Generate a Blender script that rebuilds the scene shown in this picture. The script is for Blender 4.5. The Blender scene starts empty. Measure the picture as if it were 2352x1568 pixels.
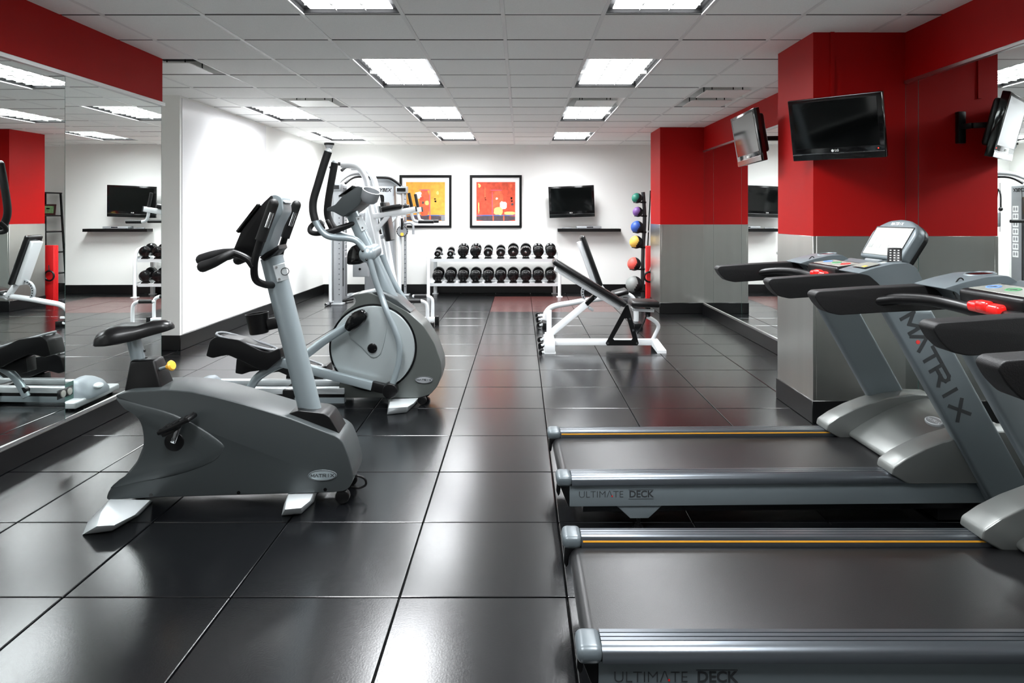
import bpy, bmesh, math, random
from mathutils import Vector, Matrix

random.seed(7)
PI = math.pi
SC = bpy.context.scene
COL = SC.collection
R = math.radians

# ------------------------------------------------------------------ camera
CAMH, F, UC, VC = 1.393, 1590.0, 1196.0, 491.0
cam_d = bpy.data.cameras.new('camera')
cam = bpy.data.objects.new('camera', cam_d)
COL.objects.link(cam)
cam.location = (0, 0, CAMH)
cam.rotation_euler = (R(90), 0, 0)
cam_d.sensor_fit = 'HORIZONTAL'
cam_d.sensor_width = 36.0
cam_d.lens = F / 2352 * 36.0
cam_d.shift_x = -(UC - 1176) / 2352
cam_d.shift_y = -(784 - VC) / 2352
cam_d.clip_start = 0.02
SC.camera = cam

# ------------------------------------------------------------------ world, exposure
W = bpy.data.worlds.new('world')
SC.world = W
W.use_nodes = True
W.node_tree.nodes['Background'].inputs[0].default_value = (0.8, 0.85, 0.9, 1)
W.node_tree.nodes['Background'].inputs[1].default_value = 0.05
vs = SC.view_settings
vs.view_transform = 'Standard'
vs.look = 'None'
vs.gamma = 1.0
vs.use_curve_mapping = False
vs.exposure = 0.76
SC.cycles.max_bounces = 16
SC.cycles.diffuse_bounces = 10
SC.cycles.glossy_bounces = 8
LENS_EMIT = 15.0          # radiance of a light lens
LAMP_W = 22.0            # power of the lamps in one fixture
LAMP_SPREAD = R(128)

# ------------------------------------------------------------------ room numbers
XL, XR, YB, YF = -3.477, 2.562, 12.19, -3.4    # far left wall, right wall, back wall, wall behind camera
XM, YM = -2.795, 5.40                          # mirrored left wall and its far end
YA = 7.06                                      # near end of the far left wall
ZC = 2.61                                      # ceiling
PX = 1.948                                     # pillar face
PILLARS = ((4.61, 5.24), (9.675, 10.37))
GX0, GXP = -0.108, 0.6093                      # ceiling grid
GY0, GYP = 4.205, 0.606
FX0, FY0, FP = 0.169, 3.128, 0.611             # floor grid
def gx(n): return GX0 + GXP * n
def gy(m): return GY0 + GYP * (m - 1)          # row line m (1 = first line visible at the top)

# fixtures: (column, first row line); a fixture is one column wide and two rows deep
LIGHTS = [(-2, -1), (1, -1), (-2, 3), (1, 3), (-2, 7), (1, 7), (-2, 11), (1, 11), (-5, 7), (-5, 11),
          (-2, -5), (1, -5)]  # this last pair is out of view, added to light the room
for (c, r0) in LIGHTS:
    ld = bpy.data.lights.new('ceiling_lamp', 'AREA')
    ld.shape = 'RECTANGLE'
    ld.size, ld.size_y = 0.50, 1.12
    ld.energy = LAMP_W
    ld.spread = LAMP_SPREAD
    ld.color = (0.955, 0.98, 1.0)
    lo = bpy.data.objects.new('ceiling_lamp', ld)
    COL.objects.link(lo)
    lo.location = (gx(c + .5), gy(r0 + 1), ZC - 0.012)

# ------------------------------------------------------------------ helpers
def lin(c):
    out = []
    for v in c[:3]:
        v = v / 255.0
        out.append(v / 12.92 if v <= 0.04045 else ((v + 0.055) / 1.055) ** 2.4)
    return (out[0], out[1], out[2], 1.0)

MATS = {}
def M(name, col, rough=.5, metal=0.0, noise=None, bump=None, coat=0.0, spec=.5, emit=0.0, stretch=None, rvar=None):
    """one procedural material: noise = (scale, amount) colour variation, bump = (scale, strength), rvar = (scale, amount) gloss variation"""
    m = bpy.data.materials.new(name)
    m.use_nodes = True
    nt = m.node_tree
    b = nt.nodes['Principled BSDF']
    c = lin(col)
    b.inputs['Base Color'].default_value = c
    b.inputs['Roughness'].default_value = rough
    b.inputs['Metallic'].default_value = metal
    b.inputs['Specular IOR Level'].default_value = spec
    b.inputs['Coat Weight'].default_value = coat
    b.inputs['Coat Roughness'].default_value = .08
    if emit:
        b.inputs['Emission Color'].default_value = c
        b.inputs['Emission Strength'].default_value = emit
    tc = nt.nodes.new('ShaderNodeTexCoord')
    vec = tc.outputs['Object']
    if stretch:
        mp = nt.nodes.new('ShaderNodeMapping')
        mp.inputs['Scale'].default_value = stretch
        nt.links.new(vec, mp.inputs['Vector'])
        vec = mp.outputs['Vector']
    def nz(scale, detail=4):
        n = nt.nodes.new('ShaderNodeTexNoise')
        n.inputs['Scale'].default_value = scale
        n.inputs['Detail'].default_value = detail
        nt.links.new(vec, n.inputs['Vector'])
        return n
    if noise:
        n = nz(noise[0])
        rp = nt.nodes.new('ShaderNodeValToRGB')
        k = noise[1]
        rp.color_ramp.elements[0].position = .3
        rp.color_ramp.elements[1].position = .7
        rp.color_ramp.elements[0].color = tuple(max(0, v * (1 - k)) for v in c[:3]) + (1,)
        rp.color_ramp.elements[1].color = tuple(min(1, v * (1 + k)) for v in c[:3]) + (1,)
        nt.links.new(n.outputs['Fac'], rp.inputs['Fac'])
        nt.links.new(rp.outputs['Color'], b.inputs['Base Color'])
    if rvar:
        n = nz(rvar[0], 6)
        mr = nt.nodes.new('ShaderNodeMapRange')
        mr.inputs['From Min'].default_value = .3
        mr.inputs['From Max'].default_value = .7
        mr.inputs['To Min'].default_value = max(.02, rough - rvar[1])
        mr.inputs['To Max'].default_value = min(1, rough + rvar[1])
        nt.links.new(n.outputs['Fac'], mr.inputs['Value'])
        nt.links.new(mr.outputs['Result'], b.inputs['Roughness'])
    if bump:
        n = nz(bump[0], 3)
        bp = nt.nodes.new('ShaderNodeBump')
        bp.inputs['Strength'].default_value = bump[1]
        bp.inputs['Distance'].default_value = .002
        nt.links.new(n.outputs['Fac'], bp.inputs['Height'])
        nt.links.new(bp.outputs['Normal'], b.inputs['Normal'])
    MATS[name] = m
    return m

M('wall_paint', (242, 242, 239), .6, bump=(60, .05))
M('gloss_panel', (240, 240, 241), .2, spec=.12)
M('red_paint', (164, 5, 5), .55, bump=(70, .05), spec=.18)
M('brushed_steel', (200, 200, 195), .29, 1.0, noise=(1.2, .05), stretch=(4, 4, .10))
M('base_rubber', (9, 9, 10), .3)
M('floor_rubber', (9, 10, 12), .20, noise=(300, .25), bump=(150, .10), rvar=(40, .012), spec=.66)
M('floor_brown', (74, 40, 38), .24, noise=(300, .22), bump=(150, .10), rvar=(40, .012), spec=.5)
M('floor_gap', (26, 26, 28), .7)
M('ceiling_board', (248, 248, 245), .9, noise=(190, .04), bump=(150, .5))
M('ceiling_bar', (232, 232, 230), .5)
M('plenum', (12, 12, 13), .9)
M('white_enamel', (240, 240, 236), .35)
M('mirror_glass', (238, 243, 241), .0, 1.0)
M('mirror_edge', (60, 90, 84), .15)
M('aluminium', (205, 206, 206), .3, 1.0)
M('louver', (84, 84, 82), .6)
M('lens', (249, 252, 255), .5, emit=LENS_EMIT)
M('black_plastic', (8, 8, 9), .36, spec=.32)
M('soft_black', (9, 9, 10), .55, bump=(420, .3), spec=.4)
M('gloss_black', (8, 8, 9), .12, coat=.5)
M('screen', (4, 5, 5), .06)
M('body_grey', (56, 61, 62), .36, .2, bump=(600, .06))
M('shroud_grey', (104, 107, 105), .33, .45, bump=(600, .05))
M('shroud_dark', (84, 88, 86), .32, .35, bump=(600, .05))
M('edge_shade', (120, 120, 118), .9)
M('cap_grey', (84, 92, 96), .34, .2)
M('disc_grey', (162, 170, 171), .33, .35)
M('silver_paint', (146, 157, 161), .32, .45)
M('cover_silver', (150, 158, 164), .5, .3)
M('light_silver', (206, 212, 214), .28, .35)
M('frame_grey', (104, 113, 117), .38, .25)
M('rail_alu', (92, 97, 102), .3, .85)
M('belt_rubber', (17, 17, 18), .30, noise=(5, .12), bump=(700, .18), stretch=(.5, 1, 1))
M('belt_print', (225, 225, 222), .5)
M('dark_print', (44, 47, 49), .5)
M('yellow_stripe', (222, 158, 42), .45)
M('yellow_plastic', (240, 178, 60), .3)
M('red_plastic', (222, 30, 26), .22, coat=.3)
M('machine_white', (222, 225, 227), .28)
M('machine_silver', (164, 168, 171), .33, .3)
M('machine_grey', (142, 145, 148), .4, .2)
M('vinyl_black', (9, 9, 10), .32, bump=(220, .08))
M('chrome', (222, 224, 226), .12, 1.0)
M('iron_black', (5, 5, 6), .22)
M('red_mat', (204, 22, 26), .42)
M('lcd_face', (138, 141, 134), .25)
M('lcd_grey', (88, 93, 87), .25)
M('ball_green', (22, 112, 92), .5)
M('ball_purple', (112, 76, 140), .5)
M('ball_blue', (44, 84, 168), .5)
M('ball_yellow', (226, 186, 84), .5)
M('ball_red', (222, 88, 78), .5)
M('ball_grey', (132, 136, 134), .5)
M('ball_black', (22, 22, 24), .5)
M('mat_board', (240, 240, 240), .7)
M('art_orange', (238, 164, 62), .7, noise=(14, .16))
M('art_red', (206, 76, 50), .7, noise=(16, .28))
M('art_vermilion', (232, 98, 62), .7, noise=(20, .22))
M('art_white', (246, 236, 222), .7, noise=(30, .06))
M('art_dark', (78, 66, 72), .7, noise=(18, .20))
M('art_blue', (66, 104, 178), .7)
M('art_pink', (206, 90, 120), .7)
M('art_cream', (250, 200, 120), .7, noise=(20, .1))
M('photo_green', (120, 158, 110), .5, noise=(22, .5))
M('frame_wine', (62, 26, 26), .35)
M('plate_blue', (90, 130, 190), .4)
M('plate_green', (70, 140, 90), .4)
M('led_red', (255, 40, 30), .4, emit=3)

class G:
    """collects shapes in one bmesh"""
    def __init__(s):
        s.bm = bmesh.new()
    def add(s, b, T=None):
        if T is not None:
            bmesh.ops.transform(b, matrix=T, verts=b.verts)
        me = bpy.data.meshes.new('tmp')
        b.to_mesh(me); b.free()
        s.bm.from_mesh(me)
        bpy.data.meshes.remove(me)
        return s
    def box(s, x0, x1, y0, y1, z0, z1, bev=0, seg=2, T=None):
        b = bmesh.new()
        bmesh.ops.create_cube(b, size=1)
        for v in b.verts:
            v.co = Vector(((x0 + x1) / 2 + v.co.x * (x1 - x0), (y0 + y1) / 2 + v.co.y * (y1 - y0), (z0 + z1) / 2 + v.co.z * (z1 - z0)))
        if bev:
            bmesh.ops.bevel(b, geom=b.edges[:], offset=bev, segments=seg, profile=.5, affect='EDGES', clamp_overlap=True)
        return s.add(b, T)
    def bar(s, p0, p1, w, h, bev=0, up=(0, 0, 1), seg=2, T=None):
        """rectangular bar from p0 to p1, w across, h along up"""
        p0, p1 = Vector(p0), Vector(p1)
        d = (p1 - p0); L = d.length; d.normalize()
        upv = Vector(up)
        if abs(d.dot(upv)) > .98: upv = Vector((1, 0, 0))
        side = d.cross(upv).normalized(); u2 = side.cross(d)
        T2 = Matrix((( d.x, side.x, u2.x, p0.x), (d.y, side.y, u2.y, p0.y), (d.z, side.z, u2.z, p0.z), (0, 0, 0, 1)))
        return s.box(0, L, -w / 2, w / 2, -h / 2, h / 2, bev, seg, T2 if T is None else T @ T2)
    def cyl(s, p0, p1, r0, r1=None, n=20, bev=0, T=None):
        p0, p1 = Vector(p0), Vector(p1)
        r1 = r0 if r1 is None else r1
        d = p1 - p0
        b = bmesh.new()
        bmesh.ops.create_cone(b, cap_ends=True, segments=n, radius1=r0, radius2=r1, depth=d.length)
        if bev:
            es = [e for e in b.edges if len(e.link_faces) == 2 and any(len(f.verts) > 4 for f in e.link_faces)]
            bmesh.ops.bevel(b, geom=es, offset=bev, segments=3, profile=.5, affect='EDGES', clamp_overlap=True)
        q = d.to_track_quat('Z', 'Y').to_matrix().to_4x4()
        q.translation = (p0 + p1) / 2
        bmesh.ops.transform(b, matrix=q, verts=b.verts)
        return s.add(b, T)
    def tube(s, pts, r, n=10, sm=4, ry=None, closed=False, T=None):
        """round (or oval: ry) tube along smoothed points"""
        pts = [Vector(p) for p in pts]
        if sm > 1 and len(pts) > 2: pts = catmull(pts, sm, closed)
        rs = r if isinstance(r, (list, tuple)) else None
        b = bmesh.new()
        rings = []
        N = len(pts)
        up = None
        for i, p in enumerate(pts):
            a = pts[i - 1] if (i > 0 or closed) else pts[0]
            c = pts[(i + 1) % N] if (i < N - 1 or closed) else pts[-1]
            d = (c - a).normalized()
            if up is None:
                up = Vector((0, 1, 0)) if abs(d.y) < .9 else Vector((0, 0, 1))
            side = d.cross(up).normalized()
            up = side.cross(d).normalized()
            rr = r if rs is None else rs[0] + (rs[1] - rs[0]) * i / (N - 1)
            r2 = rr if ry is None else ry
            rings.append([b.verts.new(p + side * rr * math.cos(2 * PI * k / n) + up * r2 * math.sin(2 * PI * k / n)) for k in range(n)])
        m = N if closed else N - 1
        for i in range(m):
            A, B = rings[i], rings[(i + 1) % N]
            for k in range(n):
                b.faces.new((A[k], A[(k + 1) % n], B[(k + 1) % n], B[k]))
        if not closed:
            b.faces.new(rings[0][::-1]); b.faces.new(rings[-1])
        bmesh.ops.recalc_face_normals(b, faces=b.faces)
        return s.add(b, T)
    def prism(s, outline, c0, c1, plane='xz', bev=0, seg=3, T=None, only=None):
        """outline extruded along the third axis; bev rounds the rim of both caps"""
        b = bmesh.new()
        def P3(a, c, w):
            return {'xz': (a, w, c), 'yz': (w, a, c), 'xy': (a, c, w)}[plane]
        lo = [b.verts.new(P3(a, c, c0)) for a, c in outline]
        hi = [b.verts.new(P3(a, c, c1)) for a, c in outline]
        n = len(lo)
        f0 = b.faces.new(lo); f1 = b.faces.new(hi[::-1])
        for i in range(n):
            b.faces.new((lo[i], hi[i], hi[(i + 1) % n], lo[(i + 1) % n]))
        bmesh.ops.recalc_face_normals(b, faces=b.faces)
        if bev:
            es = []
            if only in (None, 0): es += list(f0.edges)
            if only in (None, 1): es += list(f1.edges)
            bmesh.ops.bevel(b, geom=es, offset=bev, segments=seg, profile=.5, affect='EDGES', clamp_overlap=True)
        return s.add(b, T)
    def lathe(s, prof, T=None, n=24):
        """(r, z) profile turned about z"""
        b = bmesh.new()
        rings = []
        for r, z in prof:
            rings.append([b.verts.new((r * math.cos(2 * PI * k / n), r * math.sin(2 * PI * k / n), z)) for k in range(n)] if r > 1e-6 else [b.verts.new((0, 0, z))])
        for A, B in zip(rings, rings[1:]):
            for k in range(n):
                q = [A[k % len(A)], A[(k + 1) % len(A)], B[(k + 1) % len(B)], B[k % len(B)]]
                u = []
                for v in q:
                    if v not in u: u.append(v)
                if len(u) > 2: b.faces.new(u)
        bmesh.ops.recalc_face_normals(b, faces=b.faces)
        return s.add(b, T)
    def sphere(s, c, r, n=24, T=None, sc=(1, 1, 1)):
        b = bmesh.new()
        bmesh.ops.create_uvsphere(b, u_segments=n, v_segments=n // 2, radius=r)
        for v in b.verts: v.co = Vector((v.co.x * sc[0], v.co.y * sc[1], v.co.z * sc[2])) + Vector(c)
        return s.add(b, T)
    def loft(s, rings, caps=True, T=None):
        b = bmesh.new()
        rr = [[b.verts.new(p) for p in ring] for ring in rings]
        n = len(rr[0])
        for A, B in zip(rr, rr[1:]):
            for k in range(n):
                b.faces.new((A[k], A[(k + 1) % n], B[(k + 1) % n], B[k]))
        if caps:
            b.faces.new(rr[0][::-1]); b.faces.new(rr[-1])
        bmesh.ops.recalc_face_normals(b, faces=b.faces)
        return s.add(b, T)
    def ring(s, c, Rr, r, axis='y', n=28, T=None):
        pts = []
        for k in range(n):
            a = 2 * PI * k / n
            x, y = Rr * math.cos(a), Rr * math.sin(a)
            pts.append(Vector(c) + Vector({'x': (0, x, y), 'y': (x, 0, y), 'z': (x, y, 0)}[axis]))
        return s.tube(pts, r, 8, 1, closed=True, T=T)

def catmull(p, k, closed=False):
    out = []
    n = len(p)
    m = n if closed else n - 1
    for i in range(m):
        a = p[(i - 1) % n] if (closed or i > 0) else p[0] * 2 - p[1]
        b, c = p[i], p[(i + 1) % n]
        d = p[(i + 2) % n] if (closed or i < n - 2) else p[-1] * 2 - p[-2]
        for j in range(k):
            t = j / k
            out.append(.5 * ((2 * b) + (c - a) * t + (2 * a - 5 * b + 4 * c - d) * t * t + (3 * b - a - 3 * c + d) * t ** 3))
    if not closed: out.append(p[-1])
    return out

def fil(pts, r, n=4):
    """round the corners of a 2D outline"""
    out = []
    N = len(pts)
    for i in range(N):
        a, b, c = Vector(pts[i - 1]), Vector(pts[i]), Vector(pts[(i + 1) % N])
        rr = r[i] if isinstance(r, (list, tuple)) else r
        d1, d2 = a - b, c - b
        k = min(rr, d1.length * .48, d2.length * .48)
        if k < 1e-5:
            out.append((b.x, b.y)); continue
        p, q = b + d1.normalized() * k, b + d2.normalized() * k
        for j in range(n + 1):
            t = j / n
            v = p * (1 - t) ** 2 + b * 2 * t * (1 - t) + q * t * t
            out.append((v.x, v.y))
    return out

def smo(pts, k=4):
    return [(v.x, v.y) for v in catmull([Vector((a, b, 0)) for a, b in pts], k, True)]

def ob(name, g, mat, parent=None, T=None, ang=38, loc=None):
    me = bpy.data.meshes.new(name)
    if T is not None: bmesh.ops.transform(g.bm, matrix=T, verts=g.bm.verts)
    g.bm.to_mesh(me); g.bm.free()
    for p in me.polygons: p.use_smooth = True
    me.set_sharp_from_angle(angle=R(ang))
    me.materials.append(MATS[mat])
    o = bpy.data.objects.new(name, me)
    COL.objects.link(o)
    if parent: o.parent = parent
    if loc: o.location = loc
    return o

def tag(o, label=None, cat=None, group=None, kind=None):
    if label: o['label'] = label
    if cat: o['category'] = cat
    if group: o['group'] = group
    if kind: o['kind'] = kind
    return o

def thing(name, label, cat, loc=(0, 0, 0), rz=0, group=None, kind=None):
    o = bpy.data.objects.new(name, None)
    o.empty_display_size = .1
    COL.objects.link(o)
    o.location = loc; o.rotation_euler = (0, 0, rz)
    return tag(o, label, cat, group, kind)

def kids(o): return [c for c in COL.objects if c.parent == o]
def copy_tree(o, parent=None, children=None):
    c = o.copy(); COL.objects.link(c)
    c.parent = parent
    for ch in kids(o): copy_tree(ch, c)
    return c

def text(name, s, size, mat, parent, T, ext=.0006, bold=0.0, sx=1.0, shear=0.0, align='CENTER', space=1.0):
    cu = bpy.data.curves.new(name, 'FONT')
    cu.body = s; cu.size = size; cu.extrude = ext; cu.offset = bold
    cu.align_x = align; cu.align_y = 'CENTER'; cu.shear = shear; cu.space_character = space
    cu.resolution_u = 3
    t = bpy.data.objects.new(name + '_curve', cu)
    COL.objects.link(t)
    bpy.context.view_layer.update()
    me = bpy.data.meshes.new_from_object(t.evaluated_get(bpy.context.evaluated_depsgraph_get()))
    bpy.data.objects.remove(t); bpy.data.curves.remove(cu)
    me.name = name
    me.transform(T @ Matrix.Diagonal((sx, 1, 1, 1)))
    me.materials.clear(); me.materials.append(MATS[mat])
    o = bpy.data.objects.new(name, me)
    COL.objects.link(o)
    if parent: o.parent = parent
    return o

GLYPH = {'M': ((0, 0, 0, 1), (0, 1, .5, .3), (.5, .3, 1, 1), (1, 1, 1, 0)), 'A': ((0, 0, .5, 1), (.5, 1, 1, 0)), 'T': ((0, 1, 1, 1), (.5, 1, .5, 0)),
         'R': ((0, 0, 0, 1), (0, 1, .8, 1), (.8, 1, .97, .86), (.97, .86, .97, .62), (.97, .62, .8, .48), (.8, .48, 0, .48), (.5, .48, 1, 0)),
         'I': ((.5, 0, .5, 1),), 'X': ((0, 0, 1, 1), (0, 1, 1, 0))}
def strokes(s, h, w, pitch, th, mat, parent, T, ext=.0006):
    """wide sans lettering built of straight strokes, centred on the origin of T"""
    g = G()
    x0 = -(pitch * (len(s) - 1) + w) / 2
    for i, ch in enumerate(s):
        ww = w if ch != 'I' else w * .4
        for j, (a, b, c, d) in enumerate(GLYPH[ch]):
            k = x0 + i * pitch + (w - ww) / 2
            p, q = Vector((k + a * ww, (b - .5) * (h - th), 0)), Vector((k + c * ww, (d - .5) * (h - th), 0))
            e = (q - p).normalized() * th * .45
            lift = Vector((0, 0, j * .00012))
            g.bar(p - e + lift, q + e + lift, th, ext * 2, 0, T=T)
    return ob('lettering', g, mat, parent)

def axes(o, x, z):
    """matrix with origin o, local x along x, local z along z"""
    x, z = Vector(x).normalized(), Vector(z).normalized()
    y = z.cross(x).normalized(); x = y.cross(z)
    return Matrix(((x.x, y.x, z.x, o[0]), (x.y, y.y, z.y, o[1]), (x.z, y.z, z.z, o[2]), (0, 0, 0, 1)))

class Fr:
    """frame of a machine: measures taken along sight lines become local metres on a plane of the machine"""
    def __init__(s, x, y, rz=0):
        s.x, s.y, s.rz = x, y, rz
        s.c, s.s = math.cos(rz), math.sin(rz)
    def ray(s, u, v, yl):
        dx, dz = (u - UC) / F, (VC - v) / F
        t = (yl + (-s.s * s.x + s.c * s.y)) / (-s.s * dx + s.c)
        X, Y, Z = dx * t, t, CAMH + dz * t
        return ((X - s.x) * s.c + (Y - s.y) * s.s, Z)
    def pl(s, pts, yl): return [s.ray(u, v, yl) for u, v in pts]
    def p3(s, u, v, yl):
        a = s.ray(u, v, yl); return (a[0], yl, a[1])
    def flo(s, u, v, z):
        t = (CAMH - z) * F / (v - VC)
        X, Y = (u - UC) / F * t, t
        return ((X - s.x) * s.c + (Y - s.y) * s.s, -(X - s.x) * s.s + (Y - s.y) * s.c, z)

# ================================================================== SETTING
# ---- floor: slab with single rubber tiles
XA = -4.7
XE = 3.75      # right wall of the corner behind the far pillar
g = G(); g.box(XA, XE + .1, YF - .1, YB + .1, -.06, -.018)
floor = tag(ob('floor', g, 'floor_gap'), 'black rubber tile floor with three columns of brown tiles near the back', kind='structure')
tile_me = {}
for key in ('floor_rubber', 'floor_brown'):
    g = G(); g.box(-FP / 2 + .0025, FP / 2 - .0025, -FP / 2 + .0025, FP / 2 - .0025, -.016, 0, .004, 2)
    t = ob('floor_tile', g, key, ang=12)
    tile_me[key] = t.data
    bpy.data.objects.remove(t)
rows = range(-5, 15)
for i in range(-8, 6):
    for j in rows:
        cx, cy = FX0 + FP * (i + .5), FY0 + FP * (j + .5)
        if cy - FP / 2 > YB - .02: continue
        if cx < XL - .1 and not (YM - .4 < cy < YA + .3): continue
        if cx < XM - .35 and cy < YM - .35: continue
        if cx > XR and cy < PILLARS[1][1] - .1: continue
        xmax = XE if cy > PILLARS[1][1] - .1 else XR
        brown = -1 <= i <= 1 and 11 <= j <= 13
        x0, x1 = cx - FP / 2, cx + FP / 2
        y1 = cy + FP / 2
        o = bpy.data.objects.new('floor_tile', tile_me['floor_brown' if brown else 'floor_rubber'])
        COL.objects.link(o); o.parent = floor
        if x0 > xmax - .02: continue
        sx = (min(x1, xmax) - x0) / FP
        sy = (min(y1, YB) - (cy - FP / 2)) / FP
        o.location = (x0 + FP * sx / 2, cy - FP / 2 + FP * sy / 2, random.uniform(-.0007, .0007))
        o.scale = (sx, sy, 1)
        o.rotation_euler = (random.uniform(-1, 1) * .0012, random.uniform(-1, 1) * .0012, random.uniform(-1, 1) * .002)

# ---- ceiling: slab above, grid bars, single boards
g = G(); g.box(XA, XE + .1, YF - .1, YB + .1, ZC + .16, ZC + .22)
ceiling = tag(ob('ceiling', g, 'plenum'), 'suspended white tile ceiling on a metal grid', kind='structure')
DIFF = [(-5, 3), (-4, 6), (1, 6), (3, 5), (3, 6)]       # air diffusers: (column, row line)
taken = set(DIFF)
for (c, r0) in LIGHTS: taken |= {(c, r0), (c, r0 + 1)}
g = G(); g.box(-GXP / 2 + .012, GXP / 2 - .012, -GYP / 2 + .009, GYP / 2 - .009, -.008, .012, .002, 1)
t = ob('ceiling_tile', g, 'ceiling_board', ang=12); board = t.data; bpy.data.objects.remove(t)
board.materials.append(MATS['edge_shade'])
for p in board.polygons:
    if abs(p.normal.y) > .5: p.material_index = 1  # sides at the cross joints coloured darker, as shadow in the gap
for c in range(-8, 7):
    for r in range(-12, 15):
        if (c, r) in taken: continue
        x0, x1, y0, y1 = gx(c), gx(c + 1), gy(r), gy(r + 1)
        if y0 > YB - .05 or y1 < YF + .05: continue
        xmax = XE if y1 > PILLARS[1][1] else XR
        if x0 > xmax - .02: continue
        if x1 < XL and not (y1 > YM - .1 and y0 < YA + .1): continue
        if x1 < XM and y1 < YM: continue
        o = bpy.data.objects.new('ceiling_tile', board)
        COL.objects.link(o); o.parent = ceiling
        xe, ye = min(x1, xmax + .01), min(y1, YB + .01)
        sx, sy = (xe - x0) / GXP, (ye - y0) / GYP
        o.location = ((x0 + xe) / 2, (y0 + ye) / 2, ZC + random.uniform(-.0015, .0015))
        o.scale = (sx, sy, 1)
for n in range(-8, 6):
    g = G(); y0 = YF if gx(n) > XM else (YM if gx(n) < XL else YM)
    g.box(gx(n) - .012, gx(n) + .012, y0, YB if gx(n) > XL else YA, ZC - .0095, ZC + .02)
    if gx(n) < XR and gx(n) > XA: ob('grid_bar', g, 'ceiling_bar', ceiling)
    else: g.bm.free()
for m in range(-11, 15):
    if gy(m) > YB or gy(m) < YF: continue
    g = G(); g.box(XM if gy(m) < YM else (XA if gy(m) < YA else XL), XE if gy(m) > PILLARS[1][1] else XR, gy(m) - .012, gy(m) + .012, ZC + .0005, ZC + .029)
    ob('grid_bar', g, 'ceiling_bar', ceiling)

# ---- walls
def wall(name, x0, x1, y0, y1, z0=-.02, z1=ZC + .2, mat='wall_paint', label=None):
    g = G(); g.box(x0, x1, y0, y1, z0, z1)
    return tag(ob(name, g, mat), label, kind='structure')
wall('wall_back', XA, XE + .12, YB, YB + .12)
wall('wall_front', XM - .2, XR + .12, YF - .12, YF)
wl = wall('wall_left', XL - .12, XL, YA, YB)
g = G(); g.box(XA, XL - .12, YA, YA + .12, 0, ZC + .2); ob('return_wall', g, 'wall_paint', wl)
g = G(); g.box(XA - .12, XA, YM - .4, YA + .12, 0, ZC + .2); ob('passage_wall', g, 'wall_paint', wl)
wm = wall('wall_left_mirror', XM - .22, XM - .012, YF, YM, 0, ZC + .2)
g = G(); g.box(XM - .012, XM, YF, YM, 2.245, ZC + .01)
tag(ob('red_band', g, 'red_paint', wm), 'red painted band above the mirrors')
g = G(); g.box(XA, XM - .22, YM - .1, YM, 0, ZC + .2); ob('passage_side', g, 'wall_paint', wm)
wr = wall('wall_right', XR + .012, XR + .13, YF, PILLARS[1][1] - .05)
for (y0, y1) in ((YF, PILLARS[0][0]), (PILLARS[0][1], PILLARS[1][0])):
    g = G(); g.box(XR, XR + .012, y0, y1, 2.265, ZC + .01)
    tag(ob('red_band', g, 'red_paint', wr), 'red painted band above the mirrors')
g = G(); g.box(XE, XE + .12, PILLARS[1][1] - .2, YB, 0, ZC + .2); ob('corner_wall', g, 'wall_paint', wr)
g = G(); g.box(XR, XE + .1, PILLARS[1][1] - .2, PILLARS[1][1] - .06, 0, ZC + .2); ob('corner_return', g, 'wall_paint', wr)

# baseboards
def base(name, x0, x1, y0, y1, z1=.155):
    g = G(); g.box(x0, x1, y0, y1, 0, z1, .004, 1)
    return tag(ob(name, g, 'base_rubber'), kind='structure')
base('baseboard_back', XL, XE, YB - .012, YB)
base('baseboard_left', XL, XL + .012, YA - .012, YB)
base('baseboard_passage', XA, XL + .012, YA - .012, YA)
base('baseboard_left_mirror', XM - .012, XM + .028, YF, YM, .128)
base('baseboard_right_near', XR - .028, XR, YF, PILLARS[0][0], .14)
base('baseboard_right', XR - .028, XR, PILLARS[0][1], PILLARS[1][0], .14)

# pillars: red above, brushed steel below
for k, (y0, y1) in enumerate(PILLARS):
    pl_ = thing('pillar', None, None, (0, 0, 0), kind='structure')
    g = G(); g.box(PX, XR + .02, y0, y1, 1.245, ZC + .01); ob('red_casing', g, 'red_paint', pl_)
    g = G(); g.box(PX - .003, PX + .02, y0 - .003, y1 + .003, .15, 1.244, .001, 1); ob('steel_panel', g, 'brushed_steel', pl_)
    g = G(); g.box(PX + .0205, XR + .01, y0 - .003, y0 + .02, .15, 1.244, .001, 1); ob('steel_panel', g, 'brushed_steel', pl_)
    g = G(); g.box(PX + .0205, XR + .01, y1 - .02, y1 + .003, .15, 1.244, .001, 1); ob('steel_panel', g, 'brushed_steel', pl_)
    g = G(); g.box(PX - .012, XR, y0 - .012, y1 + .012, 0, .152, .004, 1); ob('rubber_base', g, 'base_rubber', pl_)
    if k == 0:
        g = G(); g.box(2.06, 2.085, y0 - .012, y0, 2.16, ZC); ob('cable_cover', g, 'red_paint', pl_)

# mirrors (single sheets) and their metal channels
def mirror(side, y0, y1, z0, z1, label, yaw=0.0):
    x = XM if side < 0 else XR
    t = thing('wall_mirror', label, 'mirror', (x, (y0 + y1) / 2, z0), yaw, 'wall mirrors')
    g = G(); hw = (y1 - y0) / 2 - .0015
    if side < 0: g.box(-.010, 0, -hw, hw, 0, z1 - z0)
    else: g.box(0, .010, -hw, hw, 0, z1 - z0)
    ob('glass', g, 'mirror_glass', t)
    for s_ in (-1, 1):
        g = G()
        if side < 0: g.box(-.011, .0004, s_ * hw - .0012, s_ * hw + .0012, 0, z1 - z0)
        else: g.box(-.0004, .011, s_ * hw - .0012, s_ * hw + .0012, 0, z1 - z0)
        ob('edge', g, 'mirror_edge', t)
    return t
mirror(-1, 4.23, YM, .13, 2.245, 'left wall mirror sheet at the wall end, behind the bike saddle', R(.75))
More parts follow.
